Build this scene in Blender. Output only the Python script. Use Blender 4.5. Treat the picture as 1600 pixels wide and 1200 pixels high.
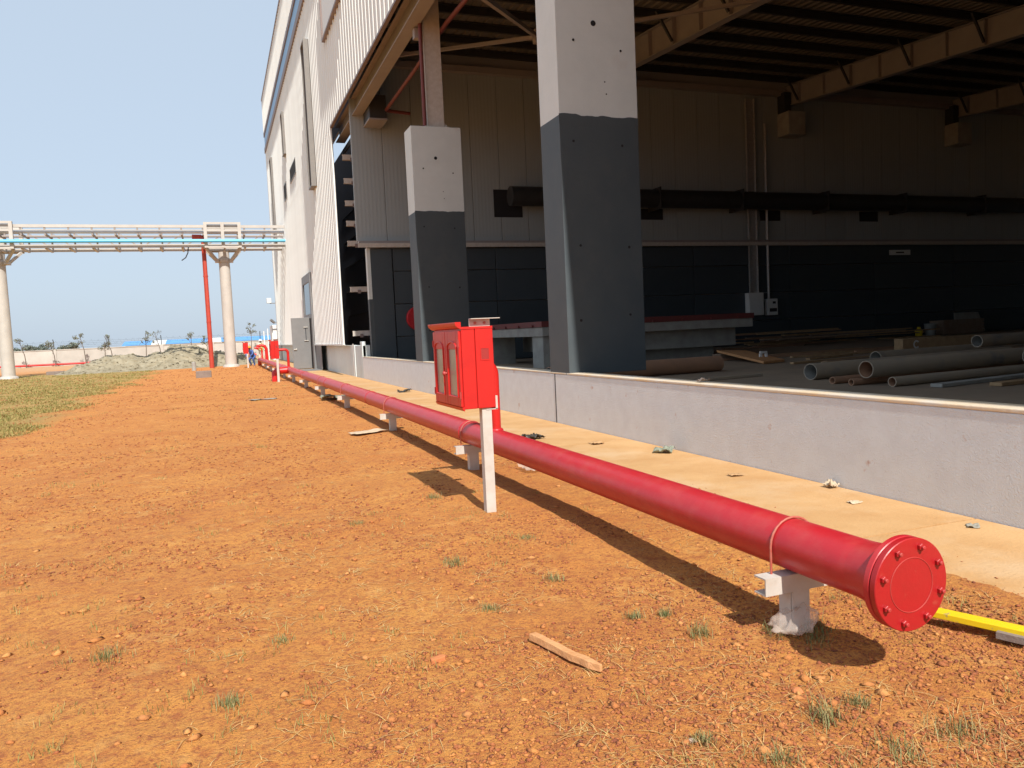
import bpy, bmesh, math, random
import numpy as np
from mathutils import Vector, Matrix, Quaternion

for o in list(bpy.data.objects): bpy.data.objects.remove(o)
scn = bpy.context.scene
COL = scn.collection
random.seed(7); rng = np.random.default_rng(11)
R = math.radians

# ------------------------------------------------------------------ camera
cam_d = bpy.data.cameras.new('camera'); cam = bpy.data.objects.new('camera', cam_d); COL.objects.link(cam)
cam_d.sensor_width = 36; cam_d.lens = 36 * 1222.56 / 1600; cam_d.clip_start = .05; cam_d.clip_end = 5000
_y = Vector((340 - 800, 539 - 600, 1222.558)).normalized()      # depth direction of the place, seen in camera axes (x right, y down, z forward)
_x = Vector((4080 - 800, 368 - 600, 1222.558)).normalized()
_z = _x.cross(_y)
if _z.y > 0: _z = -_z
right = Vector((_x.x, _y.x, _z.x)); down = Vector((_x.y, _y.y, _z.y)); fwd = Vector((_x.z, _y.z, _z.z))
M = Matrix((right, -down, -fwd)).transposed()
cam.rotation_euler = M.to_euler(); cam.location = (0, 0, 1.5)
scn.camera = cam

# ------------------------------------------------------------------ light
SUN = Vector((-.035, -.70, .715)).normalized()
w = bpy.data.worlds.new('World'); scn.world = w; w.use_nodes = True
nt = w.node_tree; nt.nodes.clear()
sky = nt.nodes.new('ShaderNodeTexSky'); sky.sky_type = 'NISHITA'; sky.sun_disc = False
sky.sun_elevation = math.asin(SUN.z); sky.sun_rotation = math.atan2(SUN.x, SUN.y)
sky.air_density = .95; sky.dust_density = 2.3; sky.ozone_density = 2.0; sky.altitude = 0
bg = nt.nodes.new('ShaderNodeBackground'); bg.inputs[1].default_value = .12
out = nt.nodes.new('ShaderNodeOutputWorld')
mx_ = nt.nodes.new('ShaderNodeMix'); mx_.data_type = 'RGBA'; mx_.inputs[0].default_value = .84; mx_.inputs[7].default_value = (3.45, 4.1, 4.85, 1)   # even milky haze of the whole sky
nt.links.new(sky.outputs[0], mx_.inputs[6]); nt.links.new(mx_.outputs[2], bg.inputs[0]); nt.links.new(bg.outputs[0], out.inputs[0])
sd = bpy.data.lights.new('sun', 'SUN'); sd.energy = 4.2; sd.angle = R(.53); sd.color = (1, .94, .85)
so = bpy.data.objects.new('sun', sd); COL.objects.link(so)
so.rotation_euler = SUN.to_track_quat('Z', 'Y').to_euler(); so.location = (0, -20, 30)
vs = scn.view_settings; vs.view_transform = 'Standard'; vs.look = 'None'; vs.exposure = 0.55; vs.gamma = 1; vs.use_curve_mapping = False
scn.cycles.max_bounces = 8; scn.cycles.diffuse_bounces = 5

# ------------------------------------------------------------------ materials
def mat(name, c, c2=None, rough=.7, metal=0, scale=3., detail=6, bump=0, bscale=60, c3=None, s3=.6, lo=.35, hi=.65, lo3=.55, hi3=.75, stretch=None, bump2=0, b2scale=8, island=None):
    m = bpy.data.materials.new(name); m.use_nodes = True
    n = m.node_tree.nodes; L = m.node_tree.links
    b = n['Principled BSDF']; b.inputs['Roughness'].default_value = rough; b.inputs['Metallic'].default_value = metal
    b.inputs['Base Color'].default_value = (*c, 1); m.diffuse_color = (*c, 1)
    if not (c2 or bump or c3 or island): return m
    tc = n.new('ShaderNodeTexCoord'); src = tc.outputs['Object']
    mp = n.new('ShaderNodeMapping'); L.new(src, mp.inputs[0]); src = mp.outputs[0]
    if stretch: mp.inputs['Scale'].default_value = stretch
    col = None
    def ramp(fac, lo, hi):
        r = n.new('ShaderNodeMapRange'); r.inputs[1].default_value = lo; r.inputs[2].default_value = hi; L.new(fac, r.inputs[0]); return r.outputs[0]
    def mix(f, a, bb):
        x = n.new('ShaderNodeMix'); x.data_type = 'RGBA'; L.new(f, x.inputs[0])
        if isinstance(a, tuple): x.inputs[6].default_value = (*a, 1)
        else: L.new(a, x.inputs[6])
        x.inputs[7].default_value = (*bb, 1); return x.outputs[2]
    def noise(s, d):
        t = n.new('ShaderNodeTexNoise'); t.inputs['Scale'].default_value = s; t.inputs['Detail'].default_value = d; t.inputs['Roughness'].default_value = .62; L.new(src, t.inputs[0]); return t.outputs['Fac']
    col = c
    if island:
        g = n.new('ShaderNodeNewGeometry'); cr = n.new('ShaderNodeValToRGB'); L.new(g.outputs['Random Per Island'], cr.inputs[0])
        els = cr.color_ramp.elements
        while len(els) < len(island): els.new(.5)
        for i, cc in enumerate(island): els[i].position = i / (len(island) - 1); els[i].color = (*cc, 1)
        col = cr.outputs[0]
    if c2: col = mix(ramp(noise(scale, detail), lo, hi), col, c2)
    if c3: col = mix(ramp(noise(s3, 8), lo3, hi3), col, c3)
    if not isinstance(col, tuple): L.new(col, b.inputs['Base Color'])
    if bump:
        bp = n.new('ShaderNodeBump'); bp.inputs['Strength'].default_value = bump; bp.inputs['Distance'].default_value = .02
        L.new(noise(bscale, 4), bp.inputs['Height']); nrm = bp.outputs[0]
        if bump2:
            b2 = n.new('ShaderNodeBump'); b2.inputs['Strength'].default_value = bump2; b2.inputs['Distance'].default_value = .1
            L.new(noise(b2scale, 5), b2.inputs['Height']); L.new(nrm, b2.inputs['Normal']); nrm = b2.outputs[0]
        L.new(nrm, b.inputs['Normal'])
    return m

MT = {}
MT['apron'] = mat('dusty_concrete', (.54, .325, .145), (.46, .255, .10), .9, scale=1.6, bump=.35, bscale=40, c3=(.57, .41, .25), s3=.7, lo3=.48, hi3=.72)
MT['red'] = mat('red_enamel', (.47, .016, .024), (.43, .018, .026), .36, scale=5, bump=.05, bscale=25, c3=(.48, .06, .055), s3=7, lo3=.45, hi3=.9)
MT['redbox'] = mat('red_cabinet_paint', (.56, .016, .012), (.48, .014, .012), .38, scale=6, bump=.04, bscale=12)
MT['redold'] = mat('faded_red_paint', (.42, .03, .03), (.36, .05, .04), .55, scale=8)
MT['redflange'] = mat('flange_red_paint', (.38, .010, .014), (.34, .012, .014), .38, scale=9, bump=.06, bscale=30, c3=(.40, .06, .04), s3=14, lo3=.62, hi3=.8)
MT['maroon'] = mat('dusty_maroon_paint', (.17, .035, .035), (.14, .04, .035), .6, scale=6)
MT['redhole'] = mat('recess_shade_red', (.30, .02, .018), rough=.6)  # shade of the cabinet's hand hole, put into a darker red
MT['redfar'] = mat('red_oxide_pipe', (.46, .05, .03), (.38, .05, .03), .5, scale=4)
MT['steelw'] = mat('white_painted_steel', (.54, .51, .47), (.47, .43, .38), .55, scale=9, bump=.04, bscale=30, c3=(.45, .33, .24), s3=5, lo3=.62, hi3=.8)
MT['galv'] = mat('galvanised_steel', (.5, .5, .5), (.38, .38, .38), .4, .5, scale=14)
MT['rust'] = mat('copper_red_rod', (.40, .06, .04), (.42, .15, .11), .45, scale=20)
MT['clad'] = mat('cream_cladding_sheet', (.80, .82, .80), (.76, .78, .76), .5, scale=.8, c3=(.72, .71, .67), s3=.35, lo3=.55, hi3=.9)
MT['liner'] = mat('wall_liner', (.4, .4, .4))
MT['trim'] = mat('brown_trim', (.22, .165, .15), (.19, .14, .13), .5, scale=4)
MT['blueband'] = mat('blue_band_sheet', (.17, .36, .62), (.15, .33, .58), .35, scale=2)
MT['frame'] = mat('grey_window_frame', (.21, .195, .18), (.18, .17, .16), .5, scale=4)
MT['glass'] = mat('dark_glass', (.02, .025, .035), rough=.08)
MT['white_c'] = mat('white_painted_concrete', (.62, .68, .68), (.58, .64, .64), .75, scale=2.5, bump=.12, bscale=35, c3=(.55, .53, .5), s3=1.2, lo3=.6, hi3=.85)
MT['dark_c'] = mat('charcoal_painted_concrete', (.055, .072, .084), (.065, .082, .092), .62, scale=2.2, bump=.12, bscale=35, c3=(.085, .095, .1), s3=1.5, lo3=.58, hi3=.85)
MT['plinth'] = mat('grey_painted_plinth', (.80, .82, .83), (.75, .76, .77), .75, scale=5, bump=1.0, bscale=85, c3=(.58, .38, .30), s3=4.5, lo3=.655, hi3=.74)
MT['plinth_top'] = mat('dusty_plinth_coping', (.66, .49, .30), (.60, .55, .48), .9, scale=3, bump=.3, bscale=30)
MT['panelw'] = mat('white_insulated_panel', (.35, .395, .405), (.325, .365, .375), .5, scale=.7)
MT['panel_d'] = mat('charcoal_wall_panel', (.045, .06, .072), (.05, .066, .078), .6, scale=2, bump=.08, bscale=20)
MT['roofm'] = mat('roof_deck', (.20, .18, .16), (.16, .15, .13), .5, .2, scale=2)
MT['purlin'] = mat('dark_purlin', (.05, .05, .05), (.04, .04, .04), .5, .3, scale=3)
MT['raft'] = mat('primer_painted_steel', (.31, .285, .275), (.275, .25, .245), .55, scale=2)
MT['floor'] = mat('dusty_hall_floor', (.34, .255, .175), (.26, .20, .145), .9, scale=1.2, bump=.3, bscale=12)
MT['conc'] = mat('raw_concrete', (.36, .36, .33), (.28, .27, .25), .85, scale=3, bump=.2, bscale=30)
MT['pipe_s'] = mat('dusty_steel_pipe', (.40, .32, .23), (.33, .28, .22), .75, scale=2, c3=(.20, .20, .21), s3=1.3, lo3=.58, hi3=.7)
MT['pipe_i'] = mat('rusty_pipe', (.40, .22, .13), (.33, .19, .12), .8, scale=3)
MT['wood'] = mat('weathered_timber', (.42, .28, .15), (.34, .21, .11), .8, scale=6, bump=.2, bscale=30)
MT['wood_d'] = mat('dark_timber', (.26, .17, .115), (.30, .22, .16), .85, scale=5)
MT['stick'] = mat('pale_timber', (.62, .33, .15), (.52, .25, .1), .8, scale=14, stretch=(1, 1, 1), bump=.3, bscale=60)
MT['navy'] = mat('dark_interior_navy', (.02, .026, .045), (.026, .032, .055), .6, scale=2)
MT['doorg'] = mat('grey_door_paint', (.20, .20, .20), (.18, .18, .18), .45, scale=3)
MT['silver'] = mat('satin_metal', (.7, .68, .62), rough=.35, metal=.6)
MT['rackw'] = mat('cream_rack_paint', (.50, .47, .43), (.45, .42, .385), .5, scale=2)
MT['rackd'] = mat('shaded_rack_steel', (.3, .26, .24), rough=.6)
MT['bluep'] = mat('sky_blue_pipe', (.10, .50, .80), (.12, .46, .74), .35, scale=2)
MT['pipeg'] = mat('pale_insulated_pipe', (.62, .64, .66), rough=.35, metal=.3)
MT['bwall'] = mat('boundary_wall_concrete', (.50, .475, .43), (.43, .405, .365), .9, scale=.8, bump=.1, bscale=20)
MT['shed'] = mat('blue_shed_roof', (.10, .30, .62), (.12, .33, .64), .5, scale=1)
MT['white'] = mat('white_plastic', (.72, .72, .7), rough=.5)
MT['mound'] = mat('olive_spoil', (.24, .205, .135), (.33, .295, .215), .95, scale=2.2, bump=.5, bscale=8, c3=(.17, .15, .10), s3=.8, lo3=.5, hi3=.8)
MT['bark'] = mat('sapling_bark', (.14, .11, .085), (.1, .08, .06), .9, scale=8)
MT['leaf'] = mat('hazed_leaf', (.07, .09, .045), rough=.7, island=[(.12, .13, .09), (.16, .17, .12), (.14, .135, .10)])  # distance haze put into the greyed leaf colours
MT['bush'] = mat('hazed_bush_leaf', (.05, .07, .04), rough=.8, island=[(.11, .14, .11), (.15, .17, .14)])  # pale greens carry the haze of distance in their colour
MT['pebble'] = mat('laterite_gravel', (.3, .12, .06), rough=.9, island=[(.25, .075, .03), (.37, .125, .042), (.18, .052, .026), (.50, .21, .06), (.28, .082, .034), (.40, .145, .046)])
MT['clod'] = mat('soil_clod', (.5, .2, .06), rough=.95, island=[(.52, .21, .058), (.42, .15, .045), (.60, .28, .09), (.34, .11, .04)], bump=.5, bscale=90)
MT['straw'] = mat('dry_straw', (.5, .35, .15), rough=.8, island=[(.50, .32, .11), (.58, .40, .17), (.42, .25, .09)])
MT['grass'] = mat('green_grass_blade', (.1, .14, .03), rough=.7, island=[(.11, .14, .045), (.16, .18, .06), (.26, .22, .09), (.13, .15, .05), (.36, .26, .11)])
MT['lawn'] = mat('lawn_blade', (.2, .18, .05), rough=.8, island=[(.16, .18, .045), (.27, .23, .07), (.36, .24, .09)])
MT['yellow'] = mat('yellow_painted_bar', (.78, .56, .005), (.72, .5, .01), .5, scale=12, c3=(.25, .2, .14), s3=9, lo3=.66, hi3=.72)
MT['blackrag'] = mat('dark_plastic', (.05, .045, .04), rough=.5)
MT['paper'] = mat('crumpled_paper', (.58, .47, .34), (.50, .38, .25), .8, scale=20)
MT['leafdry'] = mat('dry_leaf', (.45, .27, .13), rough=.8)
MT['greenpaper'] = mat('green_grey_paper', (.24, .26, .20), rough=.7)
MT['stone'] = mat('pale_stone', (.52, .40, .30), (.45, .32, .22), .9, scale=12, bump=.3, bscale=30)
MT['brickm'] = mat('brick_fragment', (.55, .20, .075), (.48, .17, .06), .9, scale=14, bump=.3, bscale=40)
MT['block'] = mat('concrete_block', (.24, .19, .165), (.19, .15, .13), .9, scale=6, bump=.3, bscale=30)
MT['skin'] = mat('brown_skin', (.22, .11, .07), rough=.6)
MT['cl_white'] = mat('pale_clothes', (.62, .60, .52), rough=.9)
MT['cl_blue'] = mat('blue_overalls', (.06, .12, .34), rough=.9)
MT['vest'] = mat('green_safety_vest', (.42, .58, .16), rough=.8)
MT['hel_w'] = mat('white_helmet', (.8, .8, .8), rough=.35)
MT['hel_o'] = mat('orange_helmet', (.75, .30, .03), rough=.35)
MT['ink'] = mat('dark_ink', (.03, .03, .035), rough=.7)
MT['hole'] = mat('bolt_hole_dark', (.015, .015, .017), rough=.9)
bagm = mat('clear_plastic_bag', (.80, .66, .56), rough=.3)
bagm.node_tree.nodes['Principled BSDF'].inputs['Alpha'].default_value = .30
MT['bag'] = bagm
pane = mat('dusty_pane', (.36, .34, .28), (.28, .26, .21), .25, scale=9, c3=(.45, .43, .37), s3=4)
MT['pane'] = pane

def ground_mat():
    m = bpy.data.materials.new('laterite_soil'); m.use_nodes = True
    n = m.node_tree.nodes; L = m.node_tree.links; b = n['Principled BSDF']; b.inputs['Roughness'].default_value = .95
    tc = n.new('ShaderNodeTexCoord')
    def noise(s, d=6, r=.6):
        t = n.new('ShaderNodeTexNoise'); t.inputs['Scale'].default_value = s; t.inputs['Detail'].default_value = d; t.inputs['Roughness'].default_value = r; L.new(tc.outputs['Object'], t.inputs[0]); return t.outputs['Fac']
    def rng_(f, a, bb, c=0, d=1):
        r = n.new('ShaderNodeMapRange'); r.inputs[1].default_value = a; r.inputs[2].default_value = bb; r.inputs[3].default_value = c; r.inputs[4].default_value = d; L.new(f, r.inputs[0]); return r.outputs[0]
    def mix(f, a, bb):
        x = n.new('ShaderNodeMix'); x.data_type = 'RGBA'; L.new(f, x.inputs[0])
        for s, v in ((6, a), (7, bb)):
            if isinstance(v, tuple): x.inputs[s].default_value = (*v, 1)
            else: L.new(v, x.inputs[s])
        return x.outputs[2]
    def mth(op, a, bb=None):
        x = n.new('ShaderNodeMath'); x.operation = op
        for i, v in enumerate((a, bb)):
            if v is None: continue
            if isinstance(v, (int, float)): x.inputs[i].default_value = v
            else: L.new(v, x.inputs[i])
        return x.outputs[0]
    c = mix(rng_(noise(.9), .35, .65), (.60, .268, .058), (.51, .195, .040))
    c = mix(rng_(noise(9, 8, .7), .52, .68), c, (.40, .125, .032))
    c = mix(rng_(noise(22, 6, .75), .50, .66), c, (.35, .105, .03))
    c = mix(rng_(noise(60, 4, .7), .52, .66), c, (.28, .085, .03))
    c = mix(rng_(noise(3.1, 8, .7), .56, .75), c, (.63, .335, .10))
    sep = n.new('ShaderNodeSeparateXYZ'); L.new(tc.outputs['Object'], sep.inputs[0])
    wob = mth('MULTIPLY', mth('SUBTRACT', noise(.35, 6, .6), .5), 3.2)
    gx = rng_(mth('ADD', sep.outputs[0], wob), -3.4, -4.4)
    gx = mth('MULTIPLY', gx, rng_(sep.outputs[1], 11, 15))
    gx = mth('MULTIPLY', gx, rng_(sep.outputs[1], 66, 60))
    # patchy turf
    turf = mix(rng_(noise(.5, 6, .65), .38, .66), (.33, .225, .07), (.25, .21, .06))
    turf = mix(rng_(noise(1.4, 8, .7), .5, .68), turf, (.42, .22, .075))
    c = mix(mth('MULTIPLY', gx, .88), c, turf)
    far = rng_(sep.outputs[1], 62, 80)
    c = mix(far, c, (.48, .27, .13))
    L.new(c, b.inputs['Base Color'])
    bp = n.new('ShaderNodeBump'); bp.inputs['Strength'].default_value = .9; bp.inputs['Distance'].default_value = .02; L.new(noise(34, 6, .7), bp.inputs['Height'])
    b2 = n.new('ShaderNodeBump'); b2.inputs['Strength'].default_value = .7; b2.inputs['Distance'].default_value = .012; L.new(noise(120, 3, .6), b2.inputs['Height']); L.new(bp.outputs[0], b2.inputs['Normal'])
    L.new(b2.outputs[0], b.inputs['Normal'])
    return m
MT['soil'] = ground_mat()

def weather(m, amp):   # small tint difference between alike panels
    n = m.node_tree.nodes; L = m.node_tree.links; b = n['Principled BSDF']
    oi = n.new('ShaderNodeObjectInfo'); hs = n.new('ShaderNodeHueSaturation')
    r = n.new('ShaderNodeMapRange'); r.inputs[3].default_value = 1 - amp; r.inputs[4].default_value = 1 + amp
    L.new(oi.outputs['Random'], r.inputs[0]); L.new(r.outputs[0], hs.inputs['Value'])
    l = b.inputs['Base Color'].links
    if l: L.new(l[0].from_socket, hs.inputs['Color'])
    else: hs.inputs['Color'].default_value = b.inputs['Base Color'].default_value
    L.new(hs.outputs[0], b.inputs['Base Color'])
weather(MT['clad'], .03); weather(MT['panelw'], .06); weather(MT['panel_d'], .10); weather(MT['bwall'], .06)

# ------------------------------------------------------------------ mesh helpers
class MB:
    def __init__(s): s.v = []; s.f = []
    def add(s, v, f):
        k = len(s.v); s.v += [tuple(p) for p in v]; s.f += [tuple(i + k for i in q) for q in f]; return s
    def box(s, x0, x1, y0, y1, z0, z1):
        v = [(x0, y0, z0), (x1, y0, z0), (x1, y1, z0), (x0, y1, z0), (x0, y0, z1), (x1, y0, z1), (x1, y1, z1), (x0, y1, z1)]
        return s.add(v, [(0, 3, 2, 1), (4, 5, 6, 7), (0, 1, 5, 4), (1, 2, 6, 5), (2, 3, 7, 6), (3, 0, 4, 7)])
    def beam(s, a, b, w, h, up=(0, 0, 1)):
        a, b = Vector(a), Vector(b); d = (b - a).normalized(); u = Vector(up)
        if abs(d.dot(u)) > .98: u = Vector((0, 1, 0))
        sd_ = d.cross(u).normalized(); u = sd_.cross(d)
        v = []
        for p in (a, b):
            for i, j in ((-1, -1), (1, -1), (1, 1), (-1, 1)): v.append(p + sd_ * (i * w / 2) + u * (j * h / 2))
        return s.add(v, [(0, 1, 2, 3), (7, 6, 5, 4), (0, 4, 5, 1), (1, 5, 6, 2), (2, 6, 7, 3), (3, 7, 4, 0)])
    def tube(s, pts, r, n=12, cap=True):
        pts = [Vector(p) for p in pts]; rs = r if isinstance(r, (list, tuple)) else [r] * len(pts)
        t0 = (pts[1] - pts[0]).normalized(); u = Vector((0, 0, 1)) if abs(t0.z) < .9 else Vector((1, 0, 0))
        u = (u - t0 * u.dot(t0)).normalized(); prev = t0; v = []; f = []
        for i, p in enumerate(pts):
            if i == 0: t = t0
            elif i == len(pts) - 1: t = (p - pts[i - 1]).normalized()
            else: t = ((p - pts[i - 1]).normalized() + (pts[i + 1] - p).normalized()).normalized()
            u = prev.rotation_difference(t) @ u; u = (u - t * u.dot(t)).normalized(); prev = t; w_ = t.cross(u)
            for k in range(n):
                a = 2 * math.pi * k / n; v.append(p + (u * math.cos(a) + w_ * math.sin(a)) * rs[i])
        for i in range(len(pts) - 1):
            for k in range(n):
                a = i * n + k; b = i * n + (k + 1) % n; f.append((a, b, b + n, a + n))
        if cap: f.append(tuple(range(n - 1, -1, -1))); f.append(tuple(range((len(pts) - 1) * n, len(pts) * n)))
        return s.add(v, f)
    def pipe(s, a, b, r, t=.01, n=24):      # open hollow pipe
        a, b = Vector(a), Vector(b); d = (b - a).normalized(); u = Vector((0, 0, 1)); w_ = d.cross(u).normalized(); u = w_.cross(d)
        v = []; f = []
        for p, rr in ((a, r), (b, r), (b, r - t), (a, r - t)):
            for k in range(n):
                an = 2 * math.pi * k / n; v.append(p + (u * math.cos(an) + w_ * math.sin(an)) * rr)
        for i in range(4):
            for k in range(n):
                f.append((i * n + k, ((i + 1) % 4) * n + k, ((i + 1) % 4) * n + (k + 1) % n, i * n + (k + 1) % n))
        return s.add(v, f)
    def lathe(s, o, axis, prof, n=32):      # prof: list (along, radius)
        o = Vector(o); d = Vector(axis).normalized(); u = Vector((0, 0, 1)) if abs(d.z) < .9 else Vector((1, 0, 0))
        u = (u - d * u.dot(d)).normalized(); w_ = d.cross(u); v = []; f = []
        for h, r in prof:
            for k in range(n):
                a = 2 * math.pi * k / n; v.append(o + d * h + (u * math.cos(a) + w_ * math.sin(a)) * max(r, 1e-4))
        for i in range(len(prof) - 1):
            for k in range(n): f.append((i * n + k, i * n + (k + 1) % n, (i + 1) * n + (k + 1) % n, (i + 1) * n + k))
        f.append(tuple(range(n - 1, -1, -1))); f.append(tuple(range((len(prof) - 1) * n, len(prof) * n)))
        return s.add(v, f)
    def prism(s, poly, o, a, b, d):         # polygon (p,q) in axes a,b extruded along d
        o, a, b, d = map(Vector, (o, a, b, d)); n = len(poly)
        v = [o + a * p + b * q for p, q in poly] + [o + a * p + b * q + d for p, q in poly]
        f = [tuple(range(n - 1, -1, -1)), tuple(range(n, 2 * n))] + [(i, (i + 1) % n, (i + 1) % n + n, i + n) for i in range(n)]
        return s.add(v, f)
    def mesh(s, name, m, smooth=False):
        me = bpy.data.meshes.new(name); me.from_pydata([tuple(p) for p in s.v], [], s.f); me.update()
        bm = bmesh.new(); bm.from_mesh(me); bmesh.ops.recalc_face_normals(bm, faces=bm.faces); bm.to_mesh(me); bm.free()
        me.materials.append(MT[m] if isinstance(m, str) else m)
        if smooth: smooth_by_angle(me)
        return me
    def build(s, name, m, parent=None, bevel=0, smooth=False):
        return link(name, s.mesh(name, m, smooth), parent, bevel)
def smooth_by_angle(me, ang=.7):
    me.polygons.foreach_set('use_smooth', [True] * len(me.polygons))
    bm = bmesh.new(); bm.from_mesh(me)
    for e in bm.edges:
        if len(e.link_faces) == 2 and e.calc_face_angle(0) > ang: e.smooth = False
    bm.to_mesh(me); bm.free()
def link(name, me, parent=None, bevel=0):
    o = bpy.data.objects.new(name, me); COL.objects.link(o)
    if parent:
        o.parent = parent
        if parent.get('_w'): pass
        o.matrix_parent_inverse = world_of(parent).inverted()
    if bevel:
        b = o.modifiers.new('bevel', 'BEVEL'); b.width = bevel; b.segments = 2; b.limit_method = 'ANGLE'; b.angle_limit = R(40)
    return o
def world_of(o):
    m = Matrix.LocRotScale(o.location, o.rotation_euler, o.scale)
    return world_of(o.parent) @ o.matrix_parent_inverse @ m if o.parent else m
def inst(me, name, parent, loc=(0, 0, 0), rot=(0, 0, 0), scale=(1, 1, 1)):
    o = link(name, me, parent); o.location = loc; o.rotation_euler = rot; o.scale = scale; return o
def tag(o, label, cat, group=None):
    o['label'] = label; o['category'] = cat
    if group: o['group'] = group
    return o
def thing(name, label, cat, loc=(0, 0, 0), group=None):
    o = bpy.data.objects.new(name, None); COL.objects.link(o); o.location = loc; o.empty_display_size = .2
    return tag(o, label, cat, group)
def kind(o, k): o['kind'] = k; return o
def raw(name, v, f, m, k=None, smooth=False):
    """fast mesh from numpy arrays, triangles or quads"""
    me = bpy.data.meshes.new(name); nv, nf, s = len(v), len(f), f.shape[1]
    me.vertices.add(nv); me.vertices.foreach_set('co', np.ascontiguousarray(v, dtype=np.float32).ravel())
    me.loops.add(nf * s); me.loops.foreach_set('vertex_index', np.ascontiguousarray(f, dtype=np.int32).ravel())
    me.polygons.add(nf); me.polygons.foreach_set('loop_start', np.arange(0, nf * s, s, dtype=np.int32))
    me.update(calc_edges=True); me.validate(); me.materials.append(MT[m])
    if smooth: me.polygons.foreach_set('use_smooth', np.ones(nf, dtype=bool))
    return me

class VNoise:
    def __init__(s, seed): s.t = np.random.default_rng(seed).random((256, 256))
    def __call__(s, x, y):
        xi = np.floor(x).astype(int); yi = np.floor(y).astype(int); fx = x - xi; fy = y - yi
        fx = fx * fx * (3 - 2 * fx); fy = fy * fy * (3 - 2 * fy); t = s.t
        a = t[xi & 255, yi & 255]; b = t[(xi + 1) & 255, yi & 255]; c = t[xi & 255, (yi + 1) & 255]; d = t[(xi + 1) & 255, (yi + 1) & 255]
        return (a * (1 - fx) + b * fx) * (1 - fy) + (c * (1 - fx) + d * fx) * fy
VN = VNoise(3)
def fbm(x, y, o=4):
    r = 0; a = 1; s = 0
    for i in range(o): r = r + a * VN(x * 2 ** i + 17.3 * i, y * 2 ** i + 5.1 * i); s += a; a *= .5
    return r / s
APX = 3.68                                   # soil / apron edge
def gz(x, y):
    x = np.asarray(x, float); y = np.asarray(y, float)
    near = np.clip((APX - .05 - x) / .5, 0, 1) * np.clip((60 - y) / 30, 0, 1)
    h = (fbm(x * .55, y * .55, 3) - .5) * .07 + (fbm(x * 5, y * 5, 3) - .5) * .022 + (fbm(x * 22, y * 22, 2) - .5) * .007
    e = np.clip((x - 3.25) / .4, 0, 1); sp = np.maximum(.036 - (x - 3.66) * .16 + (fbm(x * 3.2, y * 1.6, 4) - .5) * .07, .028)
    z = h * near - .004
    return z + (sp - z) * e

# ------------------------------------------------------------------ ground
def spaced(a, b, s0, s1, dense, grow):
    r = list(np.arange(s0, s1 + 1e-6, dense)); st = dense; p = s1
    while p < b: st *= grow; p += st; r.append(p)
    st = dense; p = s0
    while p > a: st *= grow; p -= st; r.insert(0, p)
    return np.array(r)
gx = spaced(-900, 900, -5, 4.2, .045, 1.07); gy = spaced(-300, 1400, 1.2, 9, .032, 1.022)
GX, GY = np.meshgrid(gx, gy, indexing='ij'); GZ = gz(np.minimum(GX, 3.25), GY)
spill = .036 - (GX - 3.66) * .16 + (fbm(GX * 3.2, GY * 1.6, 4) - .5) * .07 + (fbm(GX * 18, GY * 18, 2) - .5) * .012
GZ = np.where(GX > 4.15, -.02, np.where(GX > 3.25, GZ + (spill - GZ) * np.clip((GX - 3.25) / .4, 0, 1), GZ))
v = np.stack([GX, GY, GZ], -1).reshape(-1, 3); ny = len(gy)
i, j = np.meshgrid(np.arange(len(gx) - 1), np.arange(ny - 1), indexing='ij'); a = (i * ny + j).ravel()
f = np.stack([a, a + ny, a + ny + 1, a + 1], -1)
kind(link('ground', raw('ground', v, f, 'soil', smooth=True)), 'structure')

X0 = 4.96                                    # line of the factory's side wall
# concrete apron along the plinth: cast in bays
ap = kind(MB().box(APX, X0 + .3, -14, 70, -.3, .012).build('pavement', 'apron'), 'structure')
bay = MB().box(0, X0 - APX - .03, 0, 4.98, 0, .018).mesh('paving_bay', 'apron')
for k in range(14): inst(bay, 'paving_bay', ap, (APX + .02, -6 + k * 5, .010))
kind(MB().box(X0 + .3, 41, -12, 29.2, -.3, .42).build('hall_floor', 'floor'), 'structure')

# ------------------------------------------------------------------ factory building
FX = X0 - .24                               # cladding stands proud of the columns
B = thing('factory_building', 'large cream corrugated factory with an open side bay and charcoal-footed columns', 'building', (FX, 30, 0))
ZF = 9.78                                    # underside of the cladding over the open bay
YE = 31.55; YEND = 67.4
liner = MB()
liner.box(FX + .005, FX + .03, YE + .05, YEND - .02, 1.3, 20.9); liner.box(FX + .005, FX + .03, -12, YE + .03, ZF + .045, 20.9)
liner.box(FX + .16, 26, YEND - .2, YEND - .03, .02, 12)
facade = liner.build('facade', 'liner', B)
def corr(z0, z1, n=2, pitch=.5, w=1.0):
    m = MB(); prof = []
    for k in range(n):
        y = k * pitch
        prof += [(0, y), (0, y + .27), (-.05, y + .305), (-.05, y + .42), (0, y + .455)]
    prof.append((0, w))
    vv = [(x, y, z0) for x, y in prof] + [(x, y, z1) for x, y in prof]; N = len(prof)
    m.add(vv, [(q, q + 1, q + 1 + N, q + N) for q in range(N - 1)])
    return m.mesh('cladding_panel', 'clad')
cl_low = corr(1.28, ZF - .01); cl_mid = corr(ZF - .005, 16.85); cl_par = corr(18.42, 21.0)
y = YE; k = 0
while y < YEND - .6:
    inst(cl_low, 'cladding_panel', facade, (FX, y, 0)); y += 1.0
y = YE - 44
while y < YEND - .3:
    if y > 18: inst(cl_mid, 'cladding_panel', facade, (FX - .001, y, 0))
    if y > 30: inst(cl_par, 'cladding_panel', facade, (FX - .055, y, 0))
    y += 1.0
MB().box(FX - .02, FX + .03, -12, 18.2, ZF, 16.85).build('sheeting', 'clad', facade)
MB().box(X0 + .32, X0 + .42, -11.9, 2.2, .42, ZF - .36).build('sheeting', 'clad', facade)  # unseen side wall, added to keep daylight out of the hall
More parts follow.
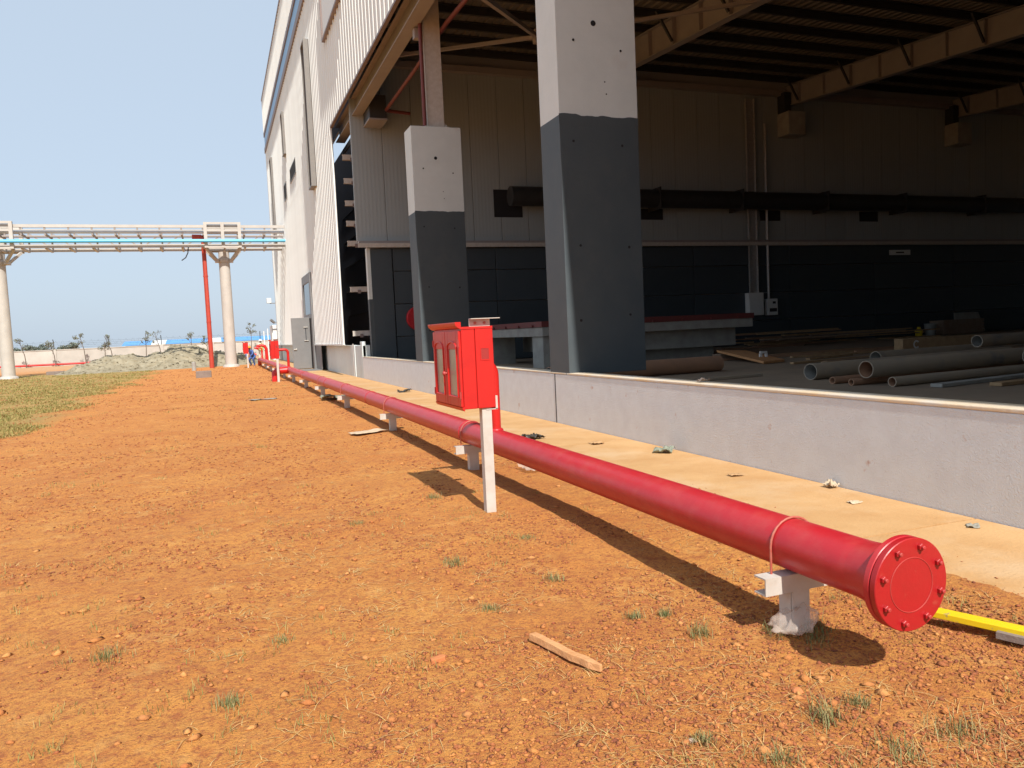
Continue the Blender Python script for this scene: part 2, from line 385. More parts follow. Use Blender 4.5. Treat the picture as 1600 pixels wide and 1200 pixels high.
MB().box(FX - .075, FX + .03, -12, 30.2, 18.42, 21).build('sheeting', 'clad', facade)
MB().box(FX - .115, FX + .03, -12, YEND + .06, 16.84, 17.22).build('trim_band', 'trim', facade)
MB().box(FX - .115, FX + .03, -12, YEND + .06, 18.12, 18.43).build('trim_band', 'trim', facade)
MB().box(FX - .06, FX + .02, -12, YEND + .03, 17.22, 18.12).build('blue_band', 'blueband', facade)
MB().box(FX - .13, FX + .3, -12, YEND + .08, 20.99, 21.14).build('parapet_cap', 'trim', facade)
MB().box(FX - .05, FX + .05, YEND - .45, YEND + .04, 1.28, 16.84).build('corner_flashing', 'clad', facade)
MB().box(FX - .054, FX + .004, YE - .03, YE + .05, 1.28, ZF - .032).build('edge_flashing', 'clad', facade)
MB().box(FX - .06, FX + .05, -12, YE, ZF - .03, ZF + .04).build('edge_flashing', 'trim', facade)
MB().box(FX - .06, FX + .03, YE, YEND, 1.25, 1.31).build('drip_flashing', 'clad', facade)

def window(y0, y1, z0, z1, p=.26, t=.07, fm='frame'):
    m = MB()
    m.box(FX - p, FX + .02, y0, y0 + t, z0, z1); m.box(FX - p, FX + .02, y1 - t, y1, z0, z1)
    m.box(FX - p, FX + .02, y0 + t, y1 - t, z0, z0 + t); m.box(FX - p, FX + .02, y0 + t, y1 - t, z1 - t, z1)
    o = m.build('window', fm, B)
    MB().box(FX - .085, FX - .06, y0 + t, y1 - t, z0 + t, z1 - t).build('pane', 'glass', o); return o
window(36.75, 37.9, 8.5, 15.0); window(49.9, 50.9, 12.9, 15.4, .2); window(60.9, 62.2, 8.9, 15.1, .2)
wv = window(27.3, 31.7, 13.05, 16.2, .16, .09, 'trim'); MB().box(FX - .105, FX - .086, 27.4, 31.6, 13.15, 16.1).build('louvre_sheet', 'white', wv)
for (ya, yb, za, zb) in ((45.0, 48.4, 10.8, 11.6), (51.2, 52.9, 10.5, 11.5)):
    o = MB().box(FX - .07, FX + .02, ya, yb, za, zb).build('vent_opening', 'frame', B); MB().box(FX - .078, FX - .071, ya + .08, yb - .08, za + .08, zb - .08).build('vent_void', 'hole', o)
# lamp and camera brackets on the far corner
la = MB().box(FX - .5, FX - .05, YEND - .5, YEND - .42, 4.66, 4.72).build('lamp_bracket', 'frame', B); MB().box(FX - .75, FX - .4, YEND - .75, YEND - .3, 4.7, 5.1).build('lamp_head', 'white', la, .03)
la = MB().box(FX - .3, FX - .05, YEND - .5, YEND - .44, 3.05, 3.11).build('camera_bracket', 'frame', B); MB().beam((FX - .25, YEND - .47, 3.1), (FX - .55, YEND - .7, 3.35), .16, .16).build('camera_body', 'doorg', la)

# plinth wall
pl = MB().box(X0, X0 + .26, -12, 28.9, -.02, .80).build('plinth', 'plinth', B, .012)
MB().box(X0 - .004, X0 + .27, -12, 10.9, .80, .83).build('coping', 'plinth_top', pl, .008); MB().box(X0 - .003, X0 + .268, 10.92, 28.85, .801, .829).build('coping', 'plinth_top', pl, .008)
MB().box(X0 - .003, X0 + .02, 11.33, 11.36, 0, .802).build('expansion_joint', 'ink', pl)
hp = MB(); hp.box(X0 + .02, X0 + .3, 28.9, YEND - .1, -.02, 1.24); hp.box(X0, X0 + .14, 28.9, 29.3, -.02, 1.38)
hp = hp.build('high_plinth', 'white_c', B, .015)
MB().box(X0 - .01, X0 + .12, 30.6, 31.5, 0, 1.25).build('pilaster', 'white_c', hp, .01)
MB().box(X0 - .02, X0 + .012, 30.9, 30.94, 0, 1.3).build('downpipe', 'steelw', hp)
# shaft columns and girts in the gap where cladding is missing
for z in (1.7, 3.42, 5.2, 5.97, 6.75, 7.6, 8.5):
    m = MB(); m.box(X0 + .02, X0 + 1.25, 30.9, 30.93, z - .1, z + .1); m.box(X0 + .02, X0 + 1.25, 30.93, 31.04, z + .08, z + .1); m.box(X0 + .02, X0 + 1.25, 30.93, 31.04, z - .1, z - .08)
    g_ = m.build('girt', 'steelw', B); MB().box(X0 + .3, X0 + .42, 30.86, 30.9, z - .16, z - .02).build('cleat', 'trim', g_)
nv = MB(); nv.box(X0 + 1.3, X0 + 1.4, 28.95, 48, .02, 10.6); nv.box(X0 + .2, X0 + 1.3, 48, 48.1, .02, 10.6); nv.box(X0 + 1.3, X0 + 1.4, 28.95, 48, 11.7, 14)  # near-black sheets stand in for the unlit interior behind the gap
nvo = nv.build('dark_interior_sheet', 'navy', B)
for k in range(6): MB().box(X0 + 1.26, X0 + 1.3, 29, 40, 1.4 + k * 1.2, 1.43 + k * 1.2).build('sheet_joint', 'ink', nvo)
MB().box(X0 + .5, X0 + .54, 30.5, 30.56, 8.3, ZF).build('hanger_rod', 'purlin', nvo); MB().box(X0 + .3, X0 + .36, 28.9, 32.5, 8.95, 9.15).build('sag_rail', 'purlin', nvo)
# grey door swung open with its tall frame
df = MB(); df.box(FX - .11, FX + .05, 41.25, 41.75, .03, 5.0); df.box(FX - .11, FX + .05, 44.7, 45.2, .03, 5.0); df.box(FX - .11, FX + .05, 41.75, 44.7, 4.55, 5.0); df.box(FX - .10, FX + .05, 41.75, 44.7, 2.68, 2.9)
df = df.build('door_frame', 'doorg', B)
MB().box(FX - .075, FX - .05, 41.75, 44.7, 2.9, 4.55).build('transom_pane', 'glass', df); MB().box(FX - .07, FX - .045, 41.75, 44.7, .03, 2.68).build('doorway', 'hole', df)
dl = MB().box(FX - 1.06, FX - .12, 42.42, 42.47, .06, 2.72).build('door', 'doorg', B, .006)
m = MB(); m.box(FX - 1.0, FX - .84, 42.36, 42.42, 1.05, 1.10); m.box(FX - .88, FX - .84, 42.38, 42.42, 1.03, 1.14); m.build('handle', 'silver', dl)
m = MB(); m.box(FX - .36, FX - .33, 42.36, 42.42, 1.55, 2.2); m.build('vision_pane', 'glass', dl); MB().box(FX - .44, FX - .22, 42.37, 42.42, 2.2, 2.24).build('closer_arm', 'silver', dl); MB().box(FX - .44, FX - .22, 42.37, 42.42, 1.5, 1.54).build('closer_arm', 'silver', dl)
MB().box(FX - .9, FX + .01, 39.2, 41.2, .03, .06).build('door_step', 'doorg', B); MB().box(FX - .02, FX + .015, 39.0, 41.2, .06, 1.24).build('plinth_shade_patch', 'doorg', B)  # second box: dark sheet standing in for shade on the plinth

# columns
def column(y0, ztop, steel):
    xa, xb, y1 = X0, X0 + 1.33, y0 + .72
    o = MB().box(xa, xb, y0, y1, .80, 4.68).build('column', 'dark_c', B, .006)
    up = MB()
    up.box(xa + .001, xb - .001, y0 + .001, y1 - .001, 4.66, ztop)
    u = up.build('white_upper', 'white_c', o, .006)
    lip = MB(); xs = np.linspace(xa - .004, xb + .002, 30)
    top = 4.66 + (fbm(xs * 6 + y0, xs * 0, 3) - .5) * .05
    for q in range(29): lip.add([(xs[q], y0 - .0035, 4.55), (xs[q + 1], y0 - .0035, 4.55), (xs[q + 1], y0 - .0035, top[q + 1] + .03), (xs[q], y0 - .0035, top[q] + .03), (xs[q], y0 + .02, 4.55), (xs[q + 1], y0 + .02, 4.55), (xs[q + 1], y0 + .02, top[q + 1] + .03), (xs[q], y0 + .02, top[q] + .03)], [(0, 1, 2, 3), (3, 2, 6, 7)])
    lip.build('paint_edge', 'dark_c', o)
    for (dx, z, r) in ((.23, 1.62, .022), (1.08, 1.68, .02), (.27, 2.75, .02), (1.1, 2.72, .022), (.22, 4.3, .02), (1.04, 4.26, .02)):
        MB().lathe((xa + dx, y0 + .004, z), (0, -1, 0), [(0, r), (.008, r)], 12).build('tie_hole', 'hole', o)
    for (dx, z, r) in ((.62, 6.05, .042), (.28, 5.78, .02), (1.07, 5.68, .018), (.78, 5.2, .011), (.80, 5.02, .011)):
        MB().lathe((xa + dx, y0 + .004, min(z, ztop - .3)), (0, -1, 0), [(0, r), (.008, r)], 14).build('tie_hole', 'hole', u)
    if steel:
        s = MB(); yc = (y0 + y1) / 2; xs0, xs1 = X0 + .5, X0 + .94
        s.box(xs0, xs1, yc - .22, yc - .19, ztop + .03, 10.4); s.box(xs0, xs1, yc + .19, yc + .22, ztop + .03, 10.4); s.box((xs0 + xs1) / 2 - .012, (xs0 + xs1) / 2 + .012, yc - .19, yc + .19, ztop + .03, 10.4)
        so_ = s.build('steel_post', 'steelw', o)
        MB().box(xs0 - .1, xs1 + .1, y0 + .05, y1 - .05, ztop, ztop + .03).build('base_plate', 'steelw', so_)
        for bx in (xs0 - .05, xs1 + .05): MB().lathe((bx, yc - .2, ztop + .03), (0, 0, 1), [(0, .025), (.07, .025)], 6).build('anchor_bolt', 'steelw', so_)
        MB().tube([(xs0 - .09, yc - .26, ztop + .03), (xs0 - .09, yc - .26, 9.7)], .05, 10).build('red_conduit', 'maroon', so_, smooth=True)
        MB().box(X0 + .3, xs0, yc - .1, yc + .1, 9.15, 9.4).build('knee_bracket', 'raft', so_)
    return o
column(10.79, 6.85, True); column(19.85, 6.85, True)
# back wall of the hall
YB = 28.6
bw = MB().box(X0 + .35, 41, YB + .12, YB + .3, .42, 12.4).build('back_wall', 'liner', B)
pw = 1.12
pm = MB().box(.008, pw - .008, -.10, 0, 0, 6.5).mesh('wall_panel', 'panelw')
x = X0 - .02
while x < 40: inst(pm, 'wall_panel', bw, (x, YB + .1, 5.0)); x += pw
rp = MB(); q = 0
while q < pw * 32: rp.box(X0 + q + .03, X0 + q + .09, YB - .004, YB + .001, 5.15, 11.4); q += .14
kind(rp.build('panel_ribs', 'panelw', bw), 'stuff')
m = MB(); m.box(X0 + .02, 40, YB - .22, YB, 4.86, 4.99); m.build('soffit_flashing', 'raft', bw)
MB().box(X0 - .02, 40, YB - .26, YB - .22, 4.75, 4.90).build('ledge_channel', 'steelw', bw)
MB().box(X0 + .02, 40, YB - .28, YB - .02, 11.2, 11.42).build('eaves_strut', 'raft', bw)
MB().box(X0 + .42, X0 + 1.2, YB - .1, YB + .2, .42, 4.72).build('end_pier', 'panel_d', bw, .01); MB().box(X0 + .30, X0 + .42, YB - .08, YB + .2, 2.9, 4.74).build('pier_edge', 'white_c', bw)
MB().box(X0 + .30, X0 + .42, YB - .08, YB + .2, .42, 2.9).build('pier_edge', 'dark_c', bw)
MB().box(X0 + .8, X0 + 1.02, YB - .112, YB - .10, 1.85, 2.1).build('outlet_box', 'panel_d', bw)
pd = {}
xs = [X0 + 1.24, 10.2, 14.2, 19.1, 24.1, 29.0, 34.0, 39.9]
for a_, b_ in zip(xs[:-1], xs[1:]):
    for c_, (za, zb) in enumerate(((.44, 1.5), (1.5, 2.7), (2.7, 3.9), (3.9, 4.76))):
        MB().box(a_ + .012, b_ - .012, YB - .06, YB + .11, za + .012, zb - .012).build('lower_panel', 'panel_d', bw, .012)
# opening with stub of duct
MB().box(10.25, 11.42, YB - .012, YB + .02, 5.9, 6.95).build('duct_opening', 'hole', bw)
for xx in (16.6, 22.6, 28.2): MB().box(xx, xx + 1.1, YB - .012, YB + .02, 5.85, 6.3).build('duct_opening', 'hole', bw)
for xx in (24.1, 34.0): MB().box(xx - .45, xx + .45, YB - .75, YB - .0, 9.45, 10.45).build('corbel', 'conc', bw, .02); MB().box(xx - .45, xx - .1, YB - .5, YB - .05, 10.46, 11.3).build('post_stub', 'purlin', bw)
# roof
SL = .0763
def rz(y): return 10.81 - SL * (YB - y)
for xr in (14.2, 24.1, 34.0):
    m = MB(); ya, yb = -11.5, YB - .1
    za, zb = rz(ya), rz(yb); h = .86
    m.add([(xr - .012, ya, za), (xr + .012, ya, za), (xr + .012, yb, zb), (xr - .012, yb, zb), (xr - .012, ya, za + h), (xr + .012, ya, za + h), (xr + .012, yb, zb + h), (xr - .012, yb, zb + h)], [(0, 3, 2, 1), (4, 5, 6, 7), (0, 1, 5, 4), (1, 2, 6, 5), (2, 3, 7, 6), (3, 0, 4, 7)])
    for dz in (0, h): m.beam((xr, ya, za + dz), (xr, yb, zb + dz), .3, .025)
    ro = m.build('rafter', 'raft', B)
    for q in range(22):
        yy = 27.6 - q * 1.45; z = rz(yy)
        if yy < 2: break
        MB().box(xr - .15, xr + .15, yy - .01, yy + .01, z + .02, z + h - .02).build('stiffener', 'raft', ro)
        if q % 2 == 0: MB().beam((xr - .16, yy, z + .1), (xr - .75, yy - .05, z + h + .1), .07, .07).build('fly_brace', 'purlin', ro)
    for yy in (17.2, 6.5): MB().box(xr - .16, xr + .16, yy - .05, yy + .05, rz(yy) - .06, rz(yy) + h + .06).build('splice_plate', 'raft', ro)
dm = MB(); x = X0 + .06; ya, yb = -12, YB + .3; prof = []
while x < 41:
    prof += [(x, 0), (x + .16, 0), (x + .19, .05), (x + .27, .05)]; x += .30
N = len(prof); z0, z1 = rz(ya) + 1.12, rz(yb) + 1.12
dm.add([(p, ya, z0 + q) for p, q in prof] + [(p, yb, z1 + q) for p, q in prof], [(q, q + 1, q + 1 + N, q + N) for q in range(N - 1)])
roof = dm.build('roof', 'roofm', B)
MB().add([(X0 + .05, ya, z0 + .09), (41, ya, z0 + .09), (41, yb, z1 + .09), (X0 + .05, yb, z1 + .09), (X0 + .05, ya, z0 + .2), (41, ya, z0 + .2), (41, yb, z1 + .2), (X0 + .05, yb, z1 + .2)], [(0, 3, 2, 1), (4, 5, 6, 7), (0, 1, 5, 4), (1, 2, 6, 5), (2, 3, 7, 6), (3, 0, 4, 7)]).build('roof_insulation', 'roofm', roof)
yy = 27.9
while yy > -11:
    z = rz(yy) + .88; m = MB(); m.box(X0 + .2, 40.9, yy - .012, yy + .012, z, z + .23); m.box(X0 + .2, 40.9, yy + .012, yy + .09, z, z + .02); m.box(X0 + .2, 40.9, yy - .09, yy - .012, z + .21, z + .23); m.build('purlin', 'purlin', roof); yy -= 1.45
# wall-head beam, bracing, closing walls
m = MB(); m.box(X0 + .06, X0 + .42, -12, YB + 4, ZF - .34, ZF - .31); m.box(X0 + .22, X0 + .25, -12, YB + 4, ZF - .31, ZF + .25); m.box(X0 + .06, X0 + .42, -12, YB + 4, ZF + .25, ZF + .28); m.build('head_beam', 'raft', B)
MB().beam((X0 + .6, 24.6, 10.2), (8.65, 20.0, 9.42), .09, .09).build('brace_rod', 'raft', B); MB().beam((8.65, 20, 9.42), (X0 + .5, 15.4, 8.3), .1, .1).build('brace_rod', 'raft', B)
MB().beam((8.65, 20, 9.42), (13.9, 17.5, 9.9), .09, .09).build('brace_rod', 'raft', B); MB().beam((8.65, 20, 9.42), (13.9, 25, 10.4), .09, .09).build('brace_rod', 'raft', B)
m = MB(); m.box(8.48, 8.82, 19.85, 20.15, 9.38, 9.46); m.box(8.55, 8.75, 19.9, 20.1, 9.25, 9.6); m.build('gusset', 'raft', B)
m = MB(); m.box(X0 + .3, 41, -12.2, -12, 0, 9.3); m.box(41, 41.2, -12.2, 29, 0, 12.6); m.build('end_wall', 'clad', B)
MB().box(X0 + .02, 40, YB + .3, 30.2, 11.9, 12.0).build('gutter', 'purlin', B)

# ------------------------------------------------------------------ inside the hall
FZ = .42
d = MB().tube([(10.7, YB - .62, 6.6), (40, YB - .62, 6.6)], .37, 24).build('overhead_duct', 'purlin', None, smooth=True); tag(d, 'long dark round duct running along the upper back wall of the hall', 'duct')
for xx in (13, 17, 21, 25.5, 30, 35): MB().box(xx, xx + .05, YB - 1.02, YB - .0, 6.15, 7.02).build('duct_bracket', 'purlin', d)
t = thing('cable_tray', 'galvanised cable tray rising up the dark back wall to a grey box', 'cable tray', (22.1, YB - .1, 2.7))
MB().box(21.85, 22.3, YB - .16, YB - .12, 2.7, 11).build('tray_back', 'galv', t); MB().box(21.85, 21.88, YB - .22, YB - .16, 2.7, 11).build('tray_flange', 'galv', t); MB().box(22.27, 22.3, YB - .22, YB - .16, 2.7, 11).build('tray_flange', 'galv', t)
for k in range(14): MB().box(21.88, 22.27, YB - .2, YB - .17, 2.8 + k * .58, 2.84 + k * .58).build('rung', 'galv', t)
o = tag(MB().tube([(22.85, YB - .16, 2.4), (22.85, YB - .16, 10)], .06, 10).build('conduit', 'galv', None), 'thin grey conduit beside the cable tray on the back wall', 'conduit')
o = thing('junction_box', 'pale grey electrical box at the foot of the cable tray', 'electrical box', (22.05, YB - .3, 1.7)); MB().box(21.65, 22.45, YB - .34, YB - .08, 1.72, 2.7).build('case', 'white', o, .02); MB().box(21.68, 22.42, YB - .36, YB - .34, 1.76, 2.4).build('cover', 'white', o, .01)
o = thing('switch_box', 'small white switch box with two dark sockets below the conduit', 'switch box', (22.95, YB - .3, 1.7)); MB().box(22.68, 23.22, YB - .3, YB - .08, 1.7, 2.42).build('case', 'white', o, .02)
MB().box(22.95, 23.1, YB - .31, YB - .3, 2.2, 2.3).build('socket', 'ink', o); MB().box(22.78, 23.16, YB - .31, YB - .3, 1.85, 2.0).build('socket', 'ink', o)
o = tag(MB().box(29.9, 31.2, YB - .09, YB - .065, 4.28, 4.52).build('wall_sign', 'white', None), 'small white rectangular sign high on the charcoal wall panels', 'sign')
MB().box(30.3, 30.8, YB - .094, YB - .09, 4.37, 4.43).build('sign_lettering', 'ink', o)
# concrete equipment platform with red steel rim
P = thing('concrete_platform', 'grey concrete equipment platform with a red steel rim inside the hall', 'platform', (12, 22, FZ))
px0, px1, py0, py1 = 8.42, 15.45, 20, 26
MB().box(px0, px1, py0, py1, 1.32, 1.58).build('slab', 'conc', P, .01)
m = MB(); m.box(px0 - .03, px1 + .03, py0 - .03, py0 + .12, 1.585, 1.74); m.box(px0 - .03, px0 + .12, py0 + .12, py1, 1.585, 1.74); m.box(px1 - .1, px1 + .03, py0 + .12, py1, 1.585, 1.74); rim = m.build('steel_rim', 'maroon', P)
for k in range(7): MB().lathe((px0 + .5 + k * 1.0, py0 - .03, 1.62), (0, -1, 0), [(0, .04), (.05, .04)], 6).build('rim_bolt', 'maroon', rim)
for k in range(5): MB().lathe((px0 - .03, py0 + .6 + k * 1.1, 1.62), (-1, 0, 0), [(0, .04), (.05, .04)], 6).build('rim_bolt', 'maroon', rim)
MB().box(px0 + .05, px0 + .45, py0 + .1, py0 + .9, FZ, 1.32).build('pier', 'conc', P, .01); MB().box(px0 + 1.6, px1 - .35, py0 + .4, py1 - .4, FZ + .35, 1.32).build('pedestal', 'conc', P, .01)
MB().box(px0 + 3.4, px1 - .9, py0 + .8, py1 - .8, FZ, FZ + .36).build('footing', 'conc', P); MB().box(px0 + .2, px0 + 1.0, py1 - 1.2, py1 - .3, FZ, 1.32).build('pier', 'conc', P)
def hpipe(a, L_, ang, r, label, m='pipe_s', rise=0, grp=None, n=24):
    a = Vector(a); d_ = Vector((math.cos(R(ang)), math.sin(R(ang)), rise))
    o = thing('steel_pipe', label, 'pipe', tuple(a - Vector((0, 0, r))), grp)
    MB().pipe(a, a + d_ * L_, r, .012, n).build('pipe_wall', m, o, smooth=True)
    MB().pipe(a + d_ * .004, a + d_ * L_, r - .0125, .004, n).build('inner_face', 'pipe_i' if 'rusty' in label else 'conc', o, smooth=True)
    return o
hpipe((9.6, 10.9, FZ + .145), 6, 8, .145, 'open dusty steel pipe nearest the column in the pipe pile', grp=None)
hpipe((9.3, 9.35, FZ + .25), 7, 7, .135, 'long steel pipe with rusty open end lying across the small pipes')
hpipe((12.3, 8.9, FZ + .30), 5, 4, .15, 'short open steel pipe at the right end of the pile')
hpipe((9.2, 9.95, FZ + .06), 5, 6, .06, 'thin rusty pipe under the left end of the long pipe', 'pipe_i')
hpipe((9.15, 9.5, FZ + .055), 6, 5, .055, 'thin rusty pipe second from the left under the long pipe', 'pipe_i')
hpipe((9.35, 8.9, FZ + .075), 6, 5, .075, 'thin steel pipe with rusty mouth in front of the pile')
hpipe((13.2, 13.0, FZ + .15), 6, 6, .15, 'open steel pipe with dark mouth lying behind the pile')
hpipe((11.6, 8.1, FZ + .09), 5, 3, .09, 'pale steel pipe at the right edge nearest the plinth')
hpipe((11.2, 11.7, FZ + .11), 7, 7, .11, 'dusty steel pipe lying behind the nearest open pipe', 'pipe_i')
hpipe((15.2, 12.2, FZ + .42), 5, 5, .13, 'raised steel pipe at the far right of the pile')
hpipe((10.35, 14.6, FZ + .17), -4.2, 3, .17, 'wide brown steel pipe lying beside the tall column base', 'pipe_i')
for k, (x_, y_, l_, a_, m_, lab) in enumerate(((9.6, 8.35, 4.5, 8, 'conc', 'flat concrete-dusted board in front of the pipe pile'), (10.2, 7.9, 3.5, 5, 'wood', 'pale timber board nearest the plinth in front of the pipes'), (6.6, 12.1, 3.2, 6, 'pipe_s', 'thin grey bar lying on the hall floor left of the pipes'))):
    ca, sa = math.cos(R(a_)), math.sin(R(a_)); tag(MB().beam((x_, y_, FZ + .03), (x_ + ca * l_, y_ + sa * l_, FZ + .03), .18 if k < 2 else .05, .05).build('timber_board' if k < 2 else 'steel_bar', m_, None, .004), lab, 'board' if k < 2 else 'bar')
# plank leaning on floor
q_ = [Vector(p) for p in ((13.05, 18.5, .66), (12.42, 15.7, FZ + .015), (13.25, 15.95, FZ + .015), (14.1, 18.6, .60))]
tag(MB().add(q_ + [p + Vector((0, 0, .06)) for p in q_], [(0, 1, 2, 3), (4, 7, 6, 5), (0, 4, 5, 1), (1, 5, 6, 2), (2, 6, 7, 3), (3, 7, 4, 0)]).build('plywood_sheet', 'stick', None), 'tilted plywood sheet lying on the hall floor by the platform', 'plywood')
tag(MB().box(13.1, 14.0, 18.4, 18.8, FZ, .60).build('packing_block', 'wood_d', None, .01), 'timber packing block under the tilted plywood sheet', 'block')
for (x_, y_, s_, lab) in ((9.95, 15.35, .36, 'white plastic clip on the floor beside the column'), (13.0, 16.6, .34, 'white folded plastic piece behind the plywood sheet')):
    m = MB(); m.box(x_, x_ + .3, y_, y_ + .05, FZ, FZ + .07); m.box(x_ + .02, x_ + .1, y_, y_ + .05, FZ + .07, FZ + .22); m.box(x_ + .2, x_ + .27, y_, y_ + .05, FZ + .07, FZ + .22); m.box(x_ + .04, x_ + .26, y_, y_ + .05, FZ + .22, FZ + .28); tag(m.build('plastic_clip', 'white', None, .01), lab, 'plastic piece')
o = thing('concrete_beam', 'dusty beam with a white ring mark lying across the hall floor', 'beam', (19, 17.6, FZ)); MB().beam((18.0, 16.9, FZ + .2), (20.9, 16.6, FZ + .2), .35, .36).build('body', 'wood', o, .02)
m = MB(); 
for k in range(20):
    a0 = R(40 + k * 14); a1 = R(40 + (k + 1) * 14); c_ = (18.42, 16.66, FZ + .2)
    m.add([(c_[0] + math.cos(a_) * r_, c_[1], c_[2] + math.sin(a_) * r_) for a_ in (a0, a1) for r_ in (.07, .12)], [(0, 1, 3, 2)])
m.build('ring_mark', 'white', o)
kk = 0
for k in range(24):
    x_ = random.uniform(16.5, 25.5); y_ = random.uniform(24.0, 27.6); l_ = random.uniform(2.5, 6); a_ = random.uniform(-5, 6); z_ = FZ + .05 + random.choice((0, .06, .12, .2, .3, .4, .5))
    tag(MB().beam((x_, y_, z_), (x_ + l_ * math.cos(R(a_)), y_ + l_ * math.sin(R(a_)), z_ + random.uniform(-.02, .04)), random.uniform(.1, .22), .05).build('timber_plank', random.choice(('wood_d', 'wood', 'wood', 'pipe_i')), None), 'loose timber plank in the low stack along the charcoal back wall', 'plank', 'planks stacked along the back wall')
for k in range(16):
    x_ = random.uniform(12.5, 19); y_ = random.uniform(13.8, 19.5); tag(MB().beam((x_, y_, FZ + .03), (x_ + random.uniform(1.5, 4), y_ + random.uniform(-.4, .5), FZ + .04), .12, .05).build('timber_offcut', random.choice(('wood_d', 'wood', 'pipe_i')), None), 'loose timber offcut scattered on the hall floor around the marked beam', 'plank', 'offcuts on the hall floor')
o = thing('wooden_crate', 'slatted wooden crate on the floor against the back wall', 'crate', (33, 27.3, FZ))
for k in range(4): MB().box(31.4, 34.0, 26.9, 26.94, FZ + .05 + k * .17, FZ + .19 + k * .17).build('slat', 'wood_d', o)
m = MB(); m.box(31.45, 33.95, 26.95, 27.7, FZ + .02, FZ + .68); m.build('body', 'wood_d', o)
tag(MB().prism([(0, 0), (2.0, 0), (2.0, .1), (1.7, 1.0), (.1, 1.0)], (33.6, 28.1, FZ), (1, 0, 0), (0, .15, 1), (0, .04, 0)).build('leaning_board', 'conc', None), 'grey board leaning against the back wall behind the crate', 'board')
for (x_, m_, lab) in ((30.0, 'yellow', 'small yellow bottle beside the crate'), (30.7, 'conc', 'grey bucket between the bottle and the crate')):
    tag(MB().lathe((x_, 27, FZ), (0, 0, 1), [(0, .14), (.3, .17), (.36, .08), (.44, .07)] if m_ == 'yellow' else [(0, .2), (.55, .26), (.57, .27)], 14).build('bottle' if m_ == 'yellow' else 'bucket', m_, None, smooth=True), lab, 'bottle' if m_ == 'yellow' else 'bucket')
# red hose reel by second column and dark box / red pipe near the eaves
o = thing('hose_reel', 'round red hose reel mounted on the charcoal wall behind the second column', 'hose reel', (7.0, YB - .4, 1.9))
MB().lathe((7.0, YB - .32, 2.15), (0, 1, 0), [(0, .42), (.03, .44), (.03, .3), (.17, .3), (.17, .44), (.2, .42)], 28).build('drum', 'red', o, smooth=True); MB().lathe((7.0, YB - .33, 2.15), (0, -1, 0), [(0, .08), (.04, .07)], 12).build('hub', 'redold', o); MB().box(6.94, 7.06, YB - .12, YB - .06, 1.9, 2.4).build('bracket', 'redold', o)
o = thing('sprinkler_pipe', 'red sprinkler pipe running under the roof beside the wall-head beam', 'pipe', (5.9, 24, 9.5)); MB().tube([(6.0, 27.5, 9.35), (6.0, 23.2, 9.35), (5.95, 19.5, 9.35), (5.95, 12, 9.0)], .06, 10).build('pipe_run', 'maroon', o, smooth=True); MB().tube([(6.0, 27.4, 9.35), (6.9, 27.6, 9.35)], .06, 10).build('branch', 'maroon', o, smooth=True)
o = thing('equipment_box', 'dark metal box fixed high in the corner under the eaves', 'box', (5.6, 26.8, 8.2)); MB().box(5.4, 6.0, 27.3, 28.4, 9.05, 9.85).build('case', 'purlin', o, .02); MB().box(5.38, 6.02, 27.28, 28.42, 8.99, 9.05).build('base_tray', 'raft', o)

# ------------------------------------------------------------------ the fire main
PX, PZ, PR = 2.56, .405, .125
F_ = thing('fire_pipeline', 'long red fire-water pipe on low white supports ending in a bolted flange', 'pipeline', (PX, 2.4, 0))
ys = [2.41, 8.3, 14.2, 20.1, 26.0, 31.9, 37.8, 43.7, 49.0, 54.0]
for a_, b_ in zip(ys[:-1], ys[1:]):
    n_ = 8; MB().tube([(PX, a_ + (b_ - a_) * k / n_, PZ) for k in range(n_ + 1)], PR, 40, False).build('pipe_length', 'red', F_, smooth=True)
for y_ in ys[1:-1]: MB().lathe((PX, y_ - .012, PZ), (0, 1, 0), [(0, PR), (.006, PR + .006), (.018, PR + .006), (.024, PR)], 40).build('weld_bead', 'red', F_, smooth=True)
MB().tube([(PX, 54, PZ), (PX, 54.6, PZ), (PX, 54.85, PZ - .08), (PX, 54.95, PZ - .3), (PX, 54.95, -.2)], PR, 20).build('elbow', 'redfar', F_, smooth=True)
FR = .192
MB().lathe((PX, 2.59, PZ), (0, -1, 0), [(0, PR), (.06, PR + .004), (.16, PR + .028), (.175, PR + .03)], 48).build('weld_neck', 'red', F_, smooth=True)
fl = MB().lathe((PX, 2.415, PZ), (0, -1, 0), [(0, FR - .003), (.003, FR), (.026, FR), (.029, FR - .003)], 56).build('flange', 'red', F_, smooth=True)
MB().lathe((PX, 2.386, PZ), (0, -1, 0), [(0, FR - .012), (.004, FR - .012)], 48).build('gasket', 'ink', fl)
bf = MB().lathe((PX, 2.382, PZ), (0, -1, 0), [(0, FR - .003), (.003, FR), (.027, FR), (.030, FR - .003)], 56).build('blind_flange', 'redflange', F_, smooth=True)
m = MB(); n_ = 56; ring = [(PX + math.cos(2 * math.pi * k / n_) * .112, 2.3515, PZ + math.sin(2 * math.pi * k / n_) * .112) for k in range(n_ + 1)]; m.tube(ring, .0022, 6, False); m.build('score_ring', 'redold', bf)
